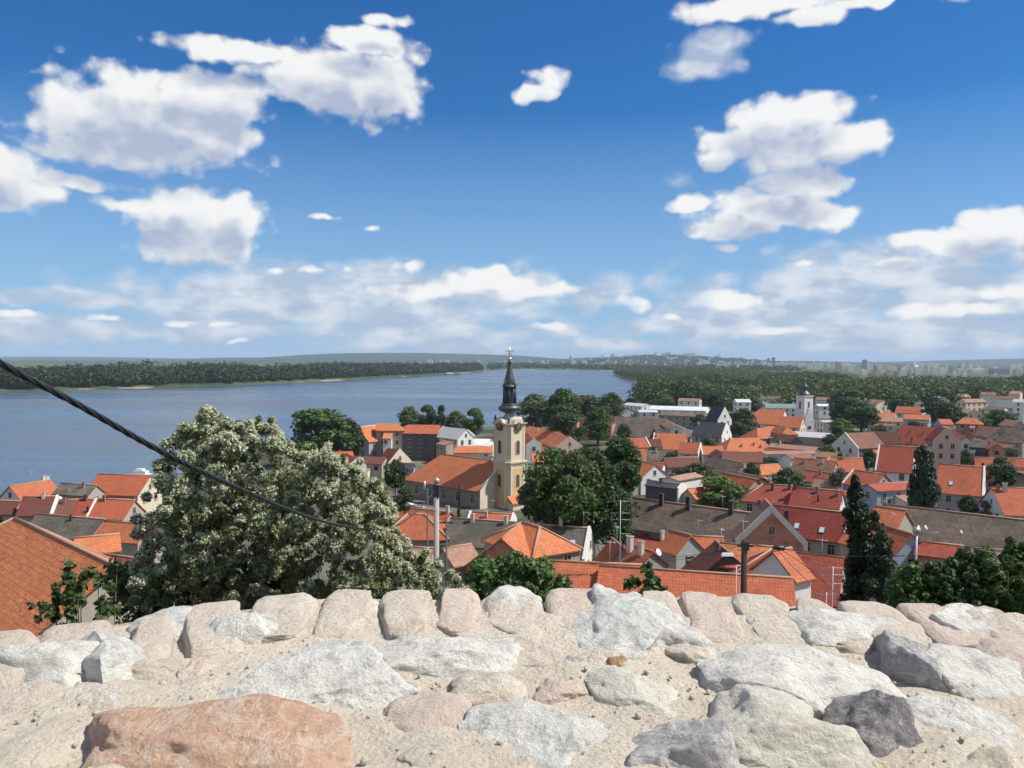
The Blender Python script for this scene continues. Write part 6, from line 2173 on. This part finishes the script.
S_(577, 666, 26, 16, RK['dark'], None, .04, 0)
S_(602, 664, 48, 22, RK['sand'], None, .06, 0)
S_(622, 668, 26, 20, RK['ochre'], None, .05, 0)
S_(640, 693, 90, 56, RK['green'], None, .06, 30)
S_(676, 745, 122, 72, RK['dark'], 'dark grey jagged rock at the bottom right of centre', .12, 15, cuts=16, sub=6, lo=.5)
S_(578, 645, 16, 12, RK['charcoal'], None, .03)
S_(736, 612, 104, 40, RK['mottled'], 'mottled stone with red and yellow streaks on the coping', .08, 0)
S_(838, 634, 130, 46, RK['white'], 'flat bright white stone behind the largest white boulder', .11, -12, lo=.5, hi=.8)
S_(800, 676, 180, 82, RK['white'], 'largest bright white boulder at right of centre', .10, -12, cuts=18, sub=6, lo=.55, hi=.85)
S_(765, 722, 100, 60, RK['green'], None, .10, 25)
S_(806, 750, 150, 50, RK['green'], 'smooth cream-green boulder at the bottom edge', .09, -8, cuts=9, sub=6)
S_(872, 728, 96, 70, RK['charcoal'], 'dark charcoal rock beside the largest white boulder', .13, -38, cuts=16, sub=6, lo=.5)
S_(976, 626, 116, 50, RK['white'], 'white-topped brown-veined boulder at the right end', .13, -6, cuts=15, sub=6)
S_(922, 664, 62, 56, RK['dark'], 'grey rock with shadowed left face at the right', .13, 0, cuts=13, lo=.5)
S_(972, 672, 100, 52, RK['white'], None, .10, -20)
S_(966, 724, 140, 46, RK['white'], 'long white slab lying diagonally at the lower right', .07, -32, cuts=12, sub=6, lo=.5, hi=.85)
S_(1010, 660, 60, 50, RK['pinkish'], None, .06, 0)
S_(1000, 765, 90, 40, RK['sand'], None, .06, 0)
S_(30, 745, 120, 60, RK['sand'], None, .03, 0)
S_(440, 760, 100, 40, RK['beige'], None, .03, 0)
S_(405, 690, 44, 18, RK['beige'], None, .03, 0)
S_(700, 655, 54, 22, RK['sand'], None, .04, 0)
S_(560, 690, 60, 26, RK['pinkish'], None, .03, 0)
S_(885, 640, 50, 24, RK['sand'], None, .04, 0)
S_(20, 700, 90, 34, RK['beige'], None, .04, 0)

# smaller bedded stones packed between the big ones
g = np.random.default_rng(61)
made = 0
for _ in range(6000):
    if made >= 52: break
    y = g.uniform(1.55, 2.95); x = g.uniform(-1, 1) * y * .66
    a, b = (g.uniform(.10, .17), g.uniform(.07, .11)) if made < 16 else (g.uniform(.04, .11), g.uniform(.03, .07))
    if y > float(back_y(x)) - .42: continue
    if any(((x - fx) / (fw + a)) ** 2 + ((y - fy) / (fd + b)) ** 2 < .92 for fx, fy, fw, fd in FOOT): continue
    hh = g.uniform(.018, .042)
    mt = ['white', 'sand', 'beige', 'grey', 'pinkish', 'green', 'white', 'beige', 'sand'][int(g.integers(0, 9))]
    me = rock_mesh(900 + made, a * 1.3, b * 1.3, hh * 2.4, RK[mt], 12, 4, .035, 0, .55, .9)
    o = link('stone', me, wall_root, (x, y, -hh * 1.15 + .012))
    o.rotation_euler = (0, 0, g.uniform(-.6, .6))
    FOOT.append((x, y, a, b)); made += 1

# loose grit on the mortar
g = np.random.default_rng(55)
V0, F0 = ico(1)
n = 1700
VV, FF = [], []
for i in range(n):
    x = g.uniform(-2.7, 2.7); y = g.uniform(1.2, float(back_y(x)) - .25)
    s = .0025 + .008 * g.random() ** 3
    z = noise.fractal(Vector((x, y, 0)) * 2.2, 1.0, 2.0, 3) * .028 + noise.fractal(Vector((x, y, 0)) * 13, .8, 2.0, 4) * .011 + .010 + WT + s * .4
    v = V0 * (s * g.uniform(.6, 1.3, size=3)) * (1 + .25 * g.normal(size=(len(V0), 1)))
    VV.append(v + np.array([x, y, z])); FF.append(F0 + i * len(V0))
link('grit', np_mesh('grit', np.vstack(VV), np.vstack(FF), RK['sand']), label='loose grit and small pebbles scattered on the mortar', cat='gravel', kind='stuff')
